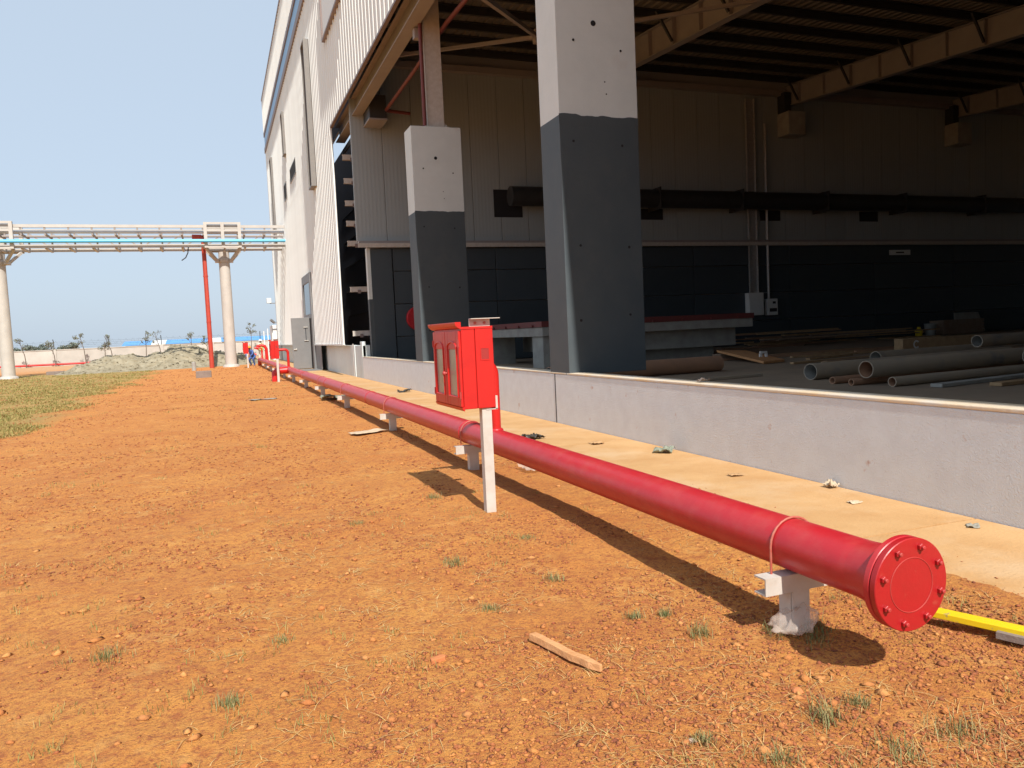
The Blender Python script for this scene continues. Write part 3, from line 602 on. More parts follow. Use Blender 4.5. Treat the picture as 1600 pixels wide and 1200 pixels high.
for k in range(8):
    a_ = 2 * math.pi * (k + .5) / 8 + .1; c_ = (PX + math.cos(a_) * .158, 2.352, PZ + math.sin(a_) * .158)
    bo = MB().lathe(c_, (0, -1, 0), [(0, .014), (.002, .015), (.012, .015), (.014, .013)], 6).build('bolt', 'redflange', bf); MB().lathe((c_[0], 2.338, c_[2]), (0, -1, 0), [(0, .0085), (.009, .0085), (.011, .006)], 10).build('thread_end', 'redold', bo)
    MB().lathe((c_[0], 2.415, c_[2]), (0, 1, 0), [(0, .018), (.014, .018)], 6).build('nut', 'red', fl)
def riser(y_, far=False):
    zt = 1.2
    m = MB(); p = [(PX, y_, PZ + .06), (PX, y_, zt - .12)]
    for k in range(1, 7):
        a_ = R(15 * k); p.append((PX - .12 * (1 - math.cos(a_)), y_ - .0, zt - .12 + .12 * math.sin(a_)))
    p.append((2.12, y_, zt)); m.tube(p, .05, 20).build('riser', 'redbox', F_, smooth=True)
    MB().lathe((PX, y_, PZ + .105), (0, 0, 1), [(0, .075), (.02, .07), (.03, .06)], 20).build('riser_saddle', 'red', F_, smooth=True)
riser(7.38); riser(31.9); riser(51.3)
MB().tube([(PX - .02, 31.4, PZ), (2.1, 31.4, PZ), (2.0, 31.4, PZ - .1), (2.0, 31.4, -.05)], .14, 20).build('drain_branch', 'redbox', F_, smooth=True)
# supports
sp_post = MB(); sp_post.box(-.05, .05, -.05, -.042, -.1, .19); sp_post.box(-.05, .05, .042, .05, -.1, .19); sp_post.box(-.004, .004, -.042, .042, -.1, .19); sp_post.box(-.055, -.045, -.04, .04, -.1, .19)
sp_post = sp_post.mesh('post', 'steelw')
sp_bar = MB(); sp_bar.box(-.21, .20, -.055, -.048, .19, .275); sp_bar.box(-.21, .20, -.048, .03, .268, .2755); sp_bar.box(-.21, .20, -.048, .03, .19, .197); sp_bar = sp_bar.mesh('crossbar', 'steelw')
m = MB(); rr = PR + .008; p = [(-rr, 0, .25), (-rr, 0, PZ)] + [(-rr * math.cos(R(15 * k)), 0, PZ + rr * math.sin(R(15 * k))) for k in range(1, 12)] + [(rr, 0, PZ), (rr, 0, .25)]
ub = m.tube(p, .006, 10).mesh('u_bolt', 'rust', True)
sup_names = ['nearest white pipe support, plastic bag at its foot, by the flange', 'second white pipe support, beside the near red cabinet post', 'third white pipe support from the flange, by a pale scrap on the soil', 'fourth white pipe support from the flange, blue rag beside it', 'fifth white pipe support counting from the flange', 'sixth white pipe support counting from the flange', 'seventh white pipe support, just before the second red cabinet', 'white pipe support just beyond the second red cabinet', 'ninth white pipe support counting from the flange', 'tenth white pipe support, towards the far end of the pipe', 'last white pipe support near the far red cabinet']
for k, y_ in enumerate((3.05, 8.2, 12.45, 17.2, 21.4, 25.6, 30.0, 34.4, 38.8, 43.2, 47.6)):
    t = thing('pipe_support', sup_names[k], 'pipe support', (PX, y_, 0), 'white T supports under the red pipe')
    for me, nm in ((sp_post, 'post'), (sp_bar, 'crossbar'), (ub, 'u_bolt')):
        o = bpy.data.objects.new(nm, me); COL.objects.link(o); o.parent = t

# ------------------------------------------------------------------ hydrant cabinets
def cabinet(label, dy, x_off=0, lean=0):
    T_ = thing('hydrant_cabinet', label, 'cabinet', (2.03 + x_off, 6.12 + dy, 0), 'red hose cabinets along the pipe'); ox, oy = 2.03, 6.12
    def bld(m, nm, mt, par=None, bev=0, sm=False):
        me = m.mesh(nm, mt, sm); o = bpy.data.objects.new(nm, me); COL.objects.link(o); o.parent = par or T_
        if bev: b = o.modifiers.new('bevel', 'BEVEL'); b.width = bev; b.segments = 2; b.limit_method = 'ANGLE'
        return o
    # body x -.19..+.08 , y -.06..+.76, z .885..1.56 in local axes
    body = bld(MB().box(-.19, -.075, -.06, .76, .885, 1.55).box(-.073, .08, -.062, .762, .885, 1.55), 'body', 'redbox', None, .006)
    bld(MB().box(.045, .078, .0, .06, 1.3, 1.36), 'recess', 'redold', body)
    rc = MB(); rc.box(-.035, .045, -.0655, -.0615, 1.275, 1.285); rc.box(-.035, .045, -.0655, -.0615, 1.375, 1.385); rc.box(-.035, -.028, -.0655, -.0615, 1.285, 1.375); rc.box(.038, .045, -.0655, -.0615, 1.285, 1.375)
    bld(rc, 'hand_hole_rim', 'redbox', body); bld(MB().box(-.028, .038, -.0635, -.0612, 1.285, 1.375), 'hand_hole', 'redhole', body)
    m = MB(); m.prism([(0, 0), (-.02, .008), (-.045, .03), (-.05, .05), (-.05, .058), (.0, .058), (.0, .018), (0.268, .018), (.268, 0)], (-.19, -.066, 1.537), (1, 0, 0), (0, 0, 1), (0, .86, 0)); bld(m, 'crown_moulding', 'redbox')
    m = MB(); m.prism([(0, 0), (-.012, .01), (-.02, .03), (0, .035)], (-.19, -.07, .87), (1, 0, 0), (0, 0, 1), (0, .84, 0)); bld(m, 'base_moulding', 'redbox')
    for s_, (ya, yb) in enumerate(((-.045, .345), (.355, .745))):
        dr = MB(); za, zb = .905, 1.525; w_ = .075
        dr.box(-.212, -.19, ya, ya + w_, za, zb); dr.box(-.212, -.19, yb - w_, yb, za, zb); dr.box(-.212, -.19, ya + w_, yb - w_, za, za + .085)
        yc = (ya + yb) / 2; hw = (yb - ya) / 2 - w_; zs = zb - .15
        dr.box(-.212, -.19, ya + w_, yb - w_, zs, zb)
        d_ = bld(dr, 'door', 'redbox', None, .004)
        bd = MB(); 
        path = [(-.214, yc + hw + .014, za + .078), (-.214, yc + hw + .014, zs + .01)] + [(-.214, yc + (hw + .014) * math.cos(R(q)), zs + .01 + math.sin(R(q)) * .05) for q in range(20, 170, 20)] + [(-.214, yc - hw - .014, zs + .01), (-.214, yc - hw - .014, za + .078), (-.214, yc + hw + .014, za + .078)]
        bd.tube(path, .007, 6); bld(bd, 'glazing_bead', 'redbox', d_)
        bld(MB().box(-.203, -.199, yc - hw - .005, yc + hw + .005, za + .08, zb - .07), 'pane', 'pane', d_)
        if s_ == 0: bld(MB().lathe((-.212, yb - .03, 1.17), (-1, 0, 0), [(0, .012), (.02, .01), (.025, .02), (.04, .018), (.045, .008)], 12), 'knob', 'redold', d_, 0, True)
        for hz in (1.0, 1.42): bld(MB().tube([(-.212, ya + .003 if s_ == 0 else yb - .003, hz - .03), (-.212, ya + .003 if s_ == 0 else yb - .003, hz + .03)], .009, 8), 'hinge', 'redold', d_)
    m = MB(); m.box(-.03, .045, -.045, -.038, -.15, .885); m.box(-.037, -.030, -.045, .03, -.15, .885); bld(m, 'post', 'steelw')
    m = MB(); m.box(-.10, .08, .0, .006, 1.545, 1.615); m.box(-.10, .15, -.055, .006, 1.615, 1.621); br = bld(m, 'top_bracket', 'steelw')
    for bx in (-.05, .03): bld(MB().lathe((bx, -.0, 1.585), (0, -1, 0), [(0, .012), (.012, .012)], 6), 'bracket_bolt', 'rust', br)
    m = MB(); m.box(.081, .1, -.05, .03, .87, .98); m.box(.0, .1, -.05, .03, .868, .876); bld(m, 'foot_bracket', 'steelw')
    T_.rotation_euler = (0, lean, 0)
    return T_
cabinet('nearest red hose cabinet with two arched glazed doors on a white post', 0)
cabinet('red hose cabinet on a white post in the middle distance beyond the grey door', 24.55, .03)
cabinet('farthest red hose cabinet, beside the crouching worker in an orange helmet', 45.0, -.35)

# ------------------------------------------------------------------ pipe rack
Kr = thing('pipe_rack', 'cream steel pipe bridge on round columns crossing to the factory', 'pipe rack', (-5, 56, 0))
for yy in (54.9, 57.1):
    MB().box(-22, X0 - .05, yy - .08, yy + .08, 7.86, 8.06).build('bottom_chord', 'rackw', Kr); MB().box(-22, X0 - .05, yy - .08, yy + .08, 9.1, 9.28).build('top_chord', 'rackw', Kr)
    for k in range(20):
        xx = -20.9 + k * 1.28
        if xx < X0 - .2:
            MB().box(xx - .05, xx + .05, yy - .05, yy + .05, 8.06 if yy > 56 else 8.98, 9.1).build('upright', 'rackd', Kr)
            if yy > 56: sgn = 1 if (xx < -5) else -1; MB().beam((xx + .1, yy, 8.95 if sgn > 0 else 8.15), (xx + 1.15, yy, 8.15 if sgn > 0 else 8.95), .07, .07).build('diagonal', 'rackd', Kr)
for k in range(20):
    xx = -20.9 + k * 1.28
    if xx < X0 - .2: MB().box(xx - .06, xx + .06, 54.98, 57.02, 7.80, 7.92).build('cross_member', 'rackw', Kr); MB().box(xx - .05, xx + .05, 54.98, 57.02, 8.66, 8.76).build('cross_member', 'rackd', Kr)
for xc in (.78, -12.15):
    c = MB().lathe((xc, 56, -.1), (0, 0, 1), [(0, .37), (6.9, .345), (7.75, .345)], 32).build('column', 'rackw', Kr, smooth=True)
    MB().lathe((xc, 56, 6.95), (0, 0, 1), [(0, .4), (.12, .43), (.22, .43), (.3, .37)], 32).build('collar', 'rackw', c, smooth=True); MB().lathe((xc, 56, -.02), (0, 0, 1), [(0, .55), (.14, .5), (.18, .4)], 20).build('base_collar', 'rackw', c)
    for sx in (-1, 1):
        for sy in (-1, 1): MB().beam((xc + sx * .42, 56 + sy * .3, 7.05), (xc + sx * 1.05, 56 + sy * 1.0, 7.82), .15, .15).build('strut', 'rackw', c)
        MB().box(xc + sx * .45 - .12, xc + sx * .45 + .12, 55.6, 56.4, 6.98, 7.15).build('strut_bracket', 'rackw', c)
    for dx in (-1.04, 0, 1.04):
        for yy in (54.7, 57.3): MB().box(xc + dx - .1, xc + dx + .1, yy - .1, yy + .1, 7.8, 9.4).build('frame_post', 'rackw', c)
    for yy in (54.7, 57.3):
        for (za, zb) in ((9.3, 9.44), (7.78, 7.92), (9.02, 9.1), (8.84, 8.92)): MB().box(xc - .94 if za < 9.3 else xc - 1.14, xc + .94 if za < 9.3 else xc + 1.14, yy - .09, yy + .09, za + .001, zb).build('frame_rail', 'rackw', c)
tag(MB().tube([(-22, 54.45, 8.22), (X0 - .02, 54.45, 8.22)], .105, 16).build('blue_pipe', 'bluep', None, smooth=True), 'bright blue pipe along the lower side of the pipe bridge', 'pipe')
tag(MB().tube([(-22, 55.3, 8.88), (X0 - .02, 55.3, 8.88)], .1, 16).build('insulated_pipe', 'pipeg', None, smooth=True), 'pale insulated pipe along the middle of the pipe bridge', 'pipe')
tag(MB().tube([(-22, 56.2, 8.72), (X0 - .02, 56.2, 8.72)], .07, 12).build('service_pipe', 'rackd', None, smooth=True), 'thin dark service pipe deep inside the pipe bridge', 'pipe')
o = thing('drop_pipe', 'tall red pipe dropping from the pipe bridge beside the round column', 'pipe', (-.44, 55.6, 0)); MB().tube([(-.44, 55.6, -.1), (-.44, 55.6, 8.5), (-.6, 55.6, 8.62), (-1.1, 55.6, 8.62)], .15, 16).build('vertical_pipe', 'redfar', o, smooth=True)
for z in (3.0, 6.0): MB().lathe((-.44, 55.6, z), (0, 0, 1), [(0, .16), (.08, .16)], 16).build('coupling', 'redfar', o)
tag(MB().tube([(-1.35, 54.9, 7.85), (-1.4, 54.9, 7.5), (-1.55, 54.9, 7.2), (-1.8, 54.9, 7.02)], .035, 8).build('hanging_cable', 'ink', None), 'short dark cable end hanging under the pipe bridge', 'cable')

# ------------------------------------------------------------------ far yard
YW = 98
W_ = thing('boundary_wall', 'pale concrete boundary wall with pilasters and wire at the far end', 'wall', (-12, YW, 0))
k = 0; x = -60.0
while x < 42:
    MB().box(x + .2, x + 5.2, YW, YW + .15, -.1, 1.72).build('wall_panel', 'bwall', W_); MB().box(x - .2, x + .2, YW - .12, YW + .2, -.1, 1.85).build('pilaster', 'bwall', W_)
    MB().box(x + .2, x + 5.2, YW - .05, YW + .2, 1.72, 1.80).build('coping', 'bwall', W_)
    MB().tube([(x, YW + .05, 1.8), (x, YW + .05, 2.6), (x, YW - .25, 2.9)], .04, 6).build('fence_post', 'purlin', W_); x += 5.4
for z in (2.0, 2.2, 2.4, 2.6): MB().beam((-60, YW + .05, z), (42, YW + .05, z), .012, .012).build('wire', 'purlin', W_)
m = MB()
for k in range(900):
    p0 = -60 + k * .113; a0 = p0 * 9; m.add([(p0, YW - .1 + .25 * math.cos(a0), 2.45 + .28 * math.sin(a0)), (p0 + .113, YW - .1 + .25 * math.cos(a0 + 1.017), 2.45 + .28 * math.sin(a0 + 1.017)), (p0 + .113, YW - .1 + .25 * math.cos(a0 + 1.017), 2.465 + .28 * math.sin(a0 + 1.017)), (p0, YW - .1 + .25 * math.cos(a0), 2.465 + .28 * math.sin(a0))], [(0, 1, 2, 3)])
m.build('razor_coil', 'purlin', W_)
S = thing('blue_roofed_shed', 'long low shed with blue roof seen over the boundary wall', 'shed', (-1, 112, 0))
MB().box(-11, 8.4, 111, 118, 0, 1.95).build('walls', 'bwall', S); 
for k in range(12):
    x0_ = -11.4 + k * 1.7; MB().add([(x0_, 110.6, 1.9), (x0_ + 1.69, 110.6, 1.9), (x0_ + 1.69, 114.5, 2.42), (x0_, 114.5, 2.42), (x0_, 110.6, 1.97), (x0_ + 1.69, 110.6, 1.97), (x0_ + 1.69, 114.5, 2.49), (x0_, 114.5, 2.49)], [(0, 3, 2, 1), (4, 5, 6, 7), (0, 1, 5, 4), (1, 2, 6, 5), (2, 3, 7, 6), (3, 0, 4, 7)]).build('roof_sheet', 'white' if k in (2, 6) else 'shed', S)
o = thing('wall_main', 'thin red pipe running along the foot of the boundary wall', 'pipe', (-10, 96.5, 0)); MB().tube([(-50, 96.5, .2), (4.2, 96.5, .2)], .11, 12).build('pipe_run', 'redbox', o, smooth=True)
for xx in range(-48, 4, 4): MB().box(xx, xx + .2, 96.4, 96.6, -.05, .1).build('sleeper', 'conc', o)
# spoil heap
mx = np.linspace(-11, 3.2, 150); my = np.linspace(57.6, 68, 90); MX, MY = np.meshgrid(mx, my, indexing='ij')
def bump(cx, cy, sx, sy, h): return h * np.exp(-(((MX - cx) / sx) ** 2 + ((MY - cy) / sy) ** 2) ** 1.3)
MZ = np.maximum.reduce([bump(-6.4, 61.6, 2.6, 2.6, 1.15), bump(-3.2, 61.8, 2.6, 2.7, 1.25), bump(-.6, 62.5, 2.5, 2.5, 1.0), bump(-8.2, 60.6, 1.6, 2, .7), bump(-2.3, 65.5, 2.4, 2, 1.65), bump(1.2, 64.5, 1.6, 2.2, .75)])
MZ = MZ * (.8 + .45 * fbm(MX * .9, MY * .9, 4)) + (fbm(MX * 3, MY * 3, 4) - .5) * .35 * np.clip(MZ * 2, 0, 1) + (fbm(MX * 9, MY * 9, 2) - .5) * .12 * np.clip(MZ * 2, 0, 1) - .06
v = np.stack([MX, MY, MZ], -1).reshape(-1, 3); i, j = np.meshgrid(np.arange(149), np.arange(89), indexing='ij'); a = (i * 90 + j).ravel(); f = np.stack([a, a + 90, a + 91, a + 1], -1)
heap = tag(link('spoil_heap', raw('spoil_heap', v, f, 'mound')), 'long olive-grey heap of dug soil between the rack columns', 'soil heap')
HEAP = (MX, MY, MZ)
# saplings
def leaves(c, rad, n, size, seed):
    g = np.random.default_rng(seed); d_ = g.normal(size=(n, 3)); d_ /= np.linalg.norm(d_, axis=1)[:, None]; p = np.array(c) + d_ * (g.random((n, 1)) ** .5) * np.array(rad)
    a_ = g.normal(size=(n, 3)); a_ /= np.linalg.norm(a_, axis=1)[:, None]; b_ = np.cross(a_, g.normal(size=(n, 3))); b_ /= np.linalg.norm(b_, axis=1)[:, None]; s_ = size * (.6 + .8 * g.random((n, 1)))
    return np.stack([p - a_ * s_, p + b_ * s_ * .45, p + a_ * s_, p - b_ * s_ * .45], 1).reshape(-1, 3)
def sapling(x_, y_, h, label, seed, lean=0., full=1.):
    g = random.Random(seed); t = thing('sapling', label, 'tree', (x_, y_, 0), 'saplings along the boundary wall')
    tr = MB(); tip = (x_ + lean, y_, h * .93); tr.tube([(x_, y_, -.1), (x_ + lean * .35 + .05, y_, h * .45), tip], [.05, .04, .02], 7)
    cl = []
    for k in range(int(5 * full) + 2):
        zz = h * g.uniform(.62, .98); q = (x_ + lean * zz / h + g.uniform(-.45, .45), y_ + g.uniform(-.4, .4), zz + g.uniform(-.05, .25)); tr.tube([(x_ + lean * zz / h * .9, y_, zz - .3), q], [.02, .01], 5); cl.append(leaves(q, (.3, .3, .22), int(18 * full) + 6, .10, seed * 31 + k))
    tr.build('trunk', 'bark', t); v = np.concatenate(cl); me = raw('crown', v, np.arange(len(v)).reshape(-1, 4), 'leaf'); link('crown', me, t)
sl = ['leftmost thin sapling by the boundary wall, nearest the left rack column', 'thin sapling second from the left along the boundary wall', 'tall sapling left of the soil heap with a small tuft of leaves', 'leaning sapling above the left shoulder of the soil heap', 'bushy low sapling left of the blue shed roof', 'slim sapling above the left half of the soil heap', 'tall sapling rising beyond the middle of the soil heap', 'leaning thin sapling in front of the blue shed roof', 'sapling just left of the red drop pipe', 'small sapling just right of the red drop pipe', 'dark sapling just right of the round rack column']
for k, (u_, h, ln, fu) in enumerate(((-19.0, 2.9, -.5, .8), (-16.3, 2.6, -.4, 1), (-13.4, 3.6, -.5, .9), (-10.7, 3.3, -.8, .7), (-11.6, 2.6, .1, 1.1), (-7.5, 3.4, .1, .8), (-5.9, 3.1, -.5, .7), (-2.9, 3.4, .2, .7), (-1.2, 2.6, .1, .9), (1.0, 2.4, .2, .7), (3.6, 3.6, .1, .9))): sapling(u_, 95.5, h, sl[k], 40 + k, ln, fu)
fl_ = ['far bushy tree at the left edge behind the boundary wall', 'far bushy tree second from left behind the boundary wall', 'far low tree third from left behind the boundary wall', 'low far tree beyond the blue shed by the factory corner']
for k, (x_, s_) in enumerate(((-32.5, 3.2), (-28.6, 3.0), (-23.5, 3.1), (10.5, 2.6))):
    t = thing('bushy_tree', fl_[k], 'tree', (x_, 150, 0), 'far trees behind the boundary wall'); MB().tube([(x_, 150, -.1), (x_ + .1, 150, 1.6)], [.14, .09], 7).build('trunk', 'bark', t)
    v = np.concatenate([leaves((x_ + random.uniform(-1.6, 1.6), 150 + random.uniform(-1, 1), s_ * random.uniform(.5, .85)), (.9, .9, .6), 160, .2, 900 + k * 20 + q) for q in range(8)]); link('crown', raw('crown', v, np.arange(len(v)).reshape(-1, 4), 'bush'), t)
# blocks and plant by the rack
tag(MB().box(-1.05, -.36, 39.6, 40.1, -.02, .30).build('concrete_block', 'block', None, .015), 'grey concrete block standing on the orange soil before the rack column', 'block')
tag(MB().box(-10.9, -9.9, 60.2, 60.8, -.02, .22).build('concrete_block', 'block', None, .015), 'dark concrete block at the foot of the left rack column', 'block')
tag(MB().lathe((-1.45, 52.0, -.05), (0, 0, 1), [(0, .13), (.55, .12), (.58, .1)], 14).build('stub_pipe', 'conc', None), 'short grey pipe stub standing upright in front of the soil heap', 'pipe stub')
o = thing('plant_cabinet', 'tall white equipment cabinets against the far corner of the factory', 'cabinet', (5, 70, 0))
MB().box(4.35, 5.6, 69, 71.5, 0, 2.95).build('cabinet_body', 'white', o, .03); MB().box(4.05, 4.12, 70.2, 70.3, 0, 2.7).build('vent_pipe', 'white', o); MB().box(3.75, 3.82, 70.6, 70.7, 0, 2.5).build('vent_pipe', 'white', o)
tag(MB().box(4.45, 4.85, 50.5, 51.2, .03, .45).build('stacked_block', 'block', None, .02), 'brown block stacked against the far plinth', 'block')
m = MB(); m.tube([(2.9, 52.6, 0), (2.9, 52.6, 1.1), (2.82, 52.6, 1.28), (2.6, 52.6, 1.36), (2.4, 52.6, 1.3), (2.32, 52.6, 1.1)], .1, 12); tag(m.build('hydrant_standpipe', 'redbox', None, smooth=True), 'red hooked hydrant standpipe by the two workers', 'hydrant')

# ------------------------------------------------------------------ workers
def person(label, loc, joints, edges, cloth, radii, head, helm, rotz=0, extra=None):
    T_ = thing('person', label, 'person', loc); T_.rotation_euler = (0, 0, rotz)
    me = bpy.data.meshes.new('body'); names = list(joints); me.from_pydata([joints[n_] for n_ in names], [(names.index(a_), names.index(b_)) for a_, b_ in edges], []); me.materials.append(MT[cloth])
    bo = bpy.data.objects.new('body', me); COL.objects.link(bo); bo.parent = T_
    sk = bo.modifiers.new('skin', 'SKIN'); sk.use_smooth_shade = True
    for n_, vtx in zip(names, me.skin_vertices[0].data): r_ = radii[n_]; vtx.radius = (r_, r_); vtx.use_root = (n_ == 'pelvis')
    bo.modifiers.new('sub', 'SUBSURF').levels = 1; bo.modifiers['sub'].render_levels = 2
    def bld(m, nm, mt, sm=True): o = bpy.data.objects.new(nm, m.mesh(nm, mt, sm)); COL.objects.link(o); o.parent = T_; return o
    hx, hy, hz = head
    bld(MB().lathe((hx, hy, hz - .12), (0, 0, 1), [(0, .03), (.03, .065), (.09, .085), (.15, .088), (.2, .07), (.23, .02)], 14).lathe((hx, hy - .085, hz - .01), (0, -1, -.2), [(0, .016), (.025, .008)], 6), 'head', 'skin')
    bld(MB().lathe((hx, hy, hz + .02), (0, 0, 1), [(0, .15), (.012, .15), (.016, .118), (.06, .115), (.11, .085), (.135, .02)], 18).box(hx - .07, hx + .07, hy - .2, hy - .1, hz + .022, hz + .034), 'helmet', helm)
    for hn in ('handL', 'handR'):
        p = Vector(joints[hn]); el = Vector(joints['elb' + hn[-1]]); d_ = (p - el).normalized(); sdv = d_.cross(Vector((0, 1, .01))).normalized(); m = MB(); m.tube([p - d_ * .03, p + d_ * .04, p + d_ * .09], [.03, .042, .036], 8)
        for q in range(4): m.tube([p + d_ * .08 + sdv * (.03 - .02 * q), p + d_ * (.13 + .01 * (q % 3)) + sdv * (.032 - .021 * q), p + d_ * (.16 + .012 * (q in (1, 2))) + sdv * (.03 - .02 * q) + Vector((0, -.02, 0))], [.011, .01, .008], 5)
        m.tube([p + sdv * .03, p + sdv * .065 + d_ * .04, p + sdv * .07 + d_ * .08], [.013, .012, .009], 5); bld(m, 'hand', 'skin')
    if extra: extra(bld)
    return T_
std = dict(pelvis=(0, 0, .92), waist=(0, 0, 1.08), chest=(0, -.01, 1.3), neck=(0, 0, 1.47), skull=(0, -.01, 1.58), shL=(.17, 0, 1.41), elbL=(.25, .03, 1.14), handL=(.24, -.16, .95), shR=(-.17, 0, 1.41), elbR=(-.26, .02, 1.15), handR=(-.24, -.18, 1.02), hipL=(.09, 0, .88), kneL=(.11, -.02, .48), ankL=(.12, .02, .08), toeL=(.13, -.14, .04), hipR=(-.09, 0, .88), kneR=(-.11, .02, .48), ankR=(-.13, .05, .08), toeR=(-.14, -.11, .04))
rad = dict(pelvis=.15, waist=.135, chest=.155, neck=.055, skull=.06, shL=.072, elbL=.05, handL=.035, shR=.072, elbR=.05, handR=.035, hipL=.095, kneL=.07, ankL=.05, toeL=.04, hipR=.095, kneR=.07, ankR=.05, toeR=.04)
edg = [('pelvis', 'waist'), ('waist', 'chest'), ('chest', 'neck'), ('neck', 'skull'), ('chest', 'shL'), ('shL', 'elbL'), ('elbL', 'handL'), ('chest', 'shR'), ('shR', 'elbR'), ('elbR', 'handR'), ('pelvis', 'hipL'), ('hipL', 'kneL'), ('kneL', 'ankL'), ('ankL', 'toeL'), ('pelvis', 'hipR'), ('hipR', 'kneR'), ('kneR', 'ankR'), ('ankR', 'toeR')]
def vest(bld): bld(MB().lathe((0, -.01, .96), (0, 0, 1), [(0, .20), (.15, .185), (.35, .205), (.45, .17), (.5, .09)], 16), 'safety_vest', 'vest')
person('worker in white helmet and green vest standing by the far end of the pipe', (2.95, 60.5, 0), std, edg, 'cl_white', rad, (0, -.02, 1.63), 'hel_w', R(25), vest)
ben = dict(std); ben.update(pelvis=(0, .1, .62), waist=(0, -.02, .75), chest=(0, -.2, .92), neck=(0, -.33, 1.05), skull=(0, -.38, 1.13), shL=(.17, -.24, 1.0), elbL=(.22, -.42, .78), handL=(.12, -.62, .66), shR=(-.17, -.24, 1.0), elbR=(-.22, -.42, .78), handR=(-.12, -.62, .62), hipL=(.1, .08, .58), kneL=(.16, -.3, .5), ankL=(.14, -.02, .08), toeL=(.15, -.17, .04), hipR=(-.1, .08, .58), kneR=(-.16, -.26, .46), ankR=(-.15, .06, .08), toeR=(-.16, -.1, .04))
ben = {k_: (p[0], p[1], p[2] + (.0 if p[2] < .1 else .0)) for k_, p in ben.items()}
person('worker in orange helmet and blue clothes crouching beside the far cabinet', (2.15, 55.5, 0), ben, edg, 'cl_blue', rad, (0, -.4, 1.2), 'hel_o', R(-30))

# ------------------------------------------------------------------ litter and small things
def gh(x_, y_): return float(gz(x_, y_))
def crumple(x_, y_, z_, sx, sy, h, seed, m, name, label, cat, n=12, thick=.002, rot=0):
    sx *= .85; sy *= .85; h *= .6
    u = np.linspace(-1, 1, n); U, V = np.meshgrid(u, u, indexing='ij'); ang = np.arctan2(V, U); q = 7.3 * seed
    edge = .8 + .4 * fbm(ang * 1.1 + q, ang * 0 + q, 2); rr = np.maximum(abs(U), abs(V)); edge = 1 + (edge - 1) * rr
    ca, sa = math.cos(rot), math.sin(rot); X_ = U * sx * edge; Y_ = V * sy * edge
    Z_ = h * np.clip(abs(fbm(U * 1.5 + q, V * 1.5 + q, 3) - .5) * 3.2 + .5 * (fbm(U * .8 + q, V * .8 + 3, 1) - .3), 0, 1.2)
    P_ = np.stack([x_ + X_ * ca - Y_ * sa, y_ + X_ * sa + Y_ * ca, z_ + .003 + Z_], -1).reshape(-1, 3); i, j = np.meshgrid(np.arange(n - 1), np.arange(n - 1), indexing='ij'); a = (i * n + j).ravel(); f = np.stack([a, a + n, a + n + 1, a + 1], -1)
    o = link(name, raw(name, P_, f, m)); so_ = o.modifiers.new('solid', 'SOLIDIFY'); so_.thickness = thick; so_.offset = 1; return tag(o, label, cat)
AZ = .028
crumple(3.93, 9.81, AZ, .16, .12, .12, 1, 'blackrag', 'plastic_scrap', 'dark crumpled plastic bag on the apron beyond the near cabinet', 'bag', rot=.5)
crumple(4.55, 20.4, AZ, .2, .15, .12, 2, 'blackrag', 'rag', 'small dark rag on the apron left of the near cabinet', 'rag')
crumple(4.74, 7.8, AZ, .13, .12, .10, 3, 'greenpaper', 'paper_scrap', 'curled green-grey paper scrap against the plinth foot', 'paper', rot=.7)
crumple(4.42, 8.88, AZ, .09, .1, .04, 4, 'leafdry', 'dry_leaf', 'brown dry leaf on the apron below the tall column', 'leaf')
crumple(4.55, 6.2, AZ, .08, .06, .025, 5, 'leafdry', 'dry_leaf', 'small dry leaf on the apron right of the green-grey paper', 'leaf')
crumple(4.88, 5.32, AZ, .05, .07, .12, 6, 'paper', 'paper_scrap', 'crumpled beige paper standing against the plinth at right', 'paper')
crumple(4.62, 4.78, AZ, .06, .05, .02, 7, 'paper', 'paper_scrap', 'flat pale paper bit right of the beige crumpled paper', 'paper')
crumple(4.74, 3.84, AZ, .06, .045, .025, 8, 'pane', 'paper_scrap', 'grey paper bit at the right edge beside the plinth', 'paper', rot=.8)
crumple(2.75, 20.3, .01, .45, .5, .14, 9, 'greenpaper', 'cloth_rag', 'blue-grey cloth bundle under the pipe by a support', 'rag')
crumple(2.15, 12.4, .01, .32, .2, .03, 10, 'paper', 'cardboard_scrap', 'pale torn board lying on the soil beside the third support', 'cardboard', rot=.3)
crumple(1.05, 21.6, .01, .4, .18, .03, 11, 'pane', 'cardboard_scrap', 'grey flat scrap on the soil far left of the pipe', 'cardboard')
crumple(3.15, 7.75, .02, .22, .2, .06, 12, 'bag', 'plastic_sheet', 'clear plastic sheet on the apron edge behind the near cabinet', 'plastic sheet')
crumple(X0 + .13, 7.5, .832, .07, .08, .07, 13, 'block', 'mortar_lump', 'grey mortar lump sitting on the plinth coping', 'mortar')
# bag round the near support's foot
bm = bmesh.new(); bmesh.ops.create_icosphere(bm, subdivisions=4, radius=1)
for vtx in bm.verts:
    c_ = vtx.co.copy(); w_ = abs(fbm(np.array(c_.x * 2.2 + 4 + c_.z), np.array(c_.y * 2.2 + 9 - c_.z), 3) - .5) * 2; w2 = fbm(np.array(c_.x * 1.1 + 2), np.array(c_.z * 1.3 + c_.y + 7), 2)
    k_ = float(.62 + .55 * w2 - .5 * w_); up_ = max(c_.z, 0)
    vtx.co = Vector((PX - .075 + .085 * up_ + c_.x * .15 * k_ * (1 - .35 * up_), 2.98 + c_.y * .11 * k_, max(.002, .035 + c_.z * (.12 if c_.z > 0 else .035) * k_)))
me = bpy.data.meshes.new('plastic_bag'); bm.to_mesh(me); bm.free(); me.materials.append(MT['bag']); me.polygons.foreach_set('use_smooth', [True] * len(me.polygons))
tag(link('plastic_bag', me), 'clear crumpled plastic bag wrapped round the nearest support foot', 'bag')
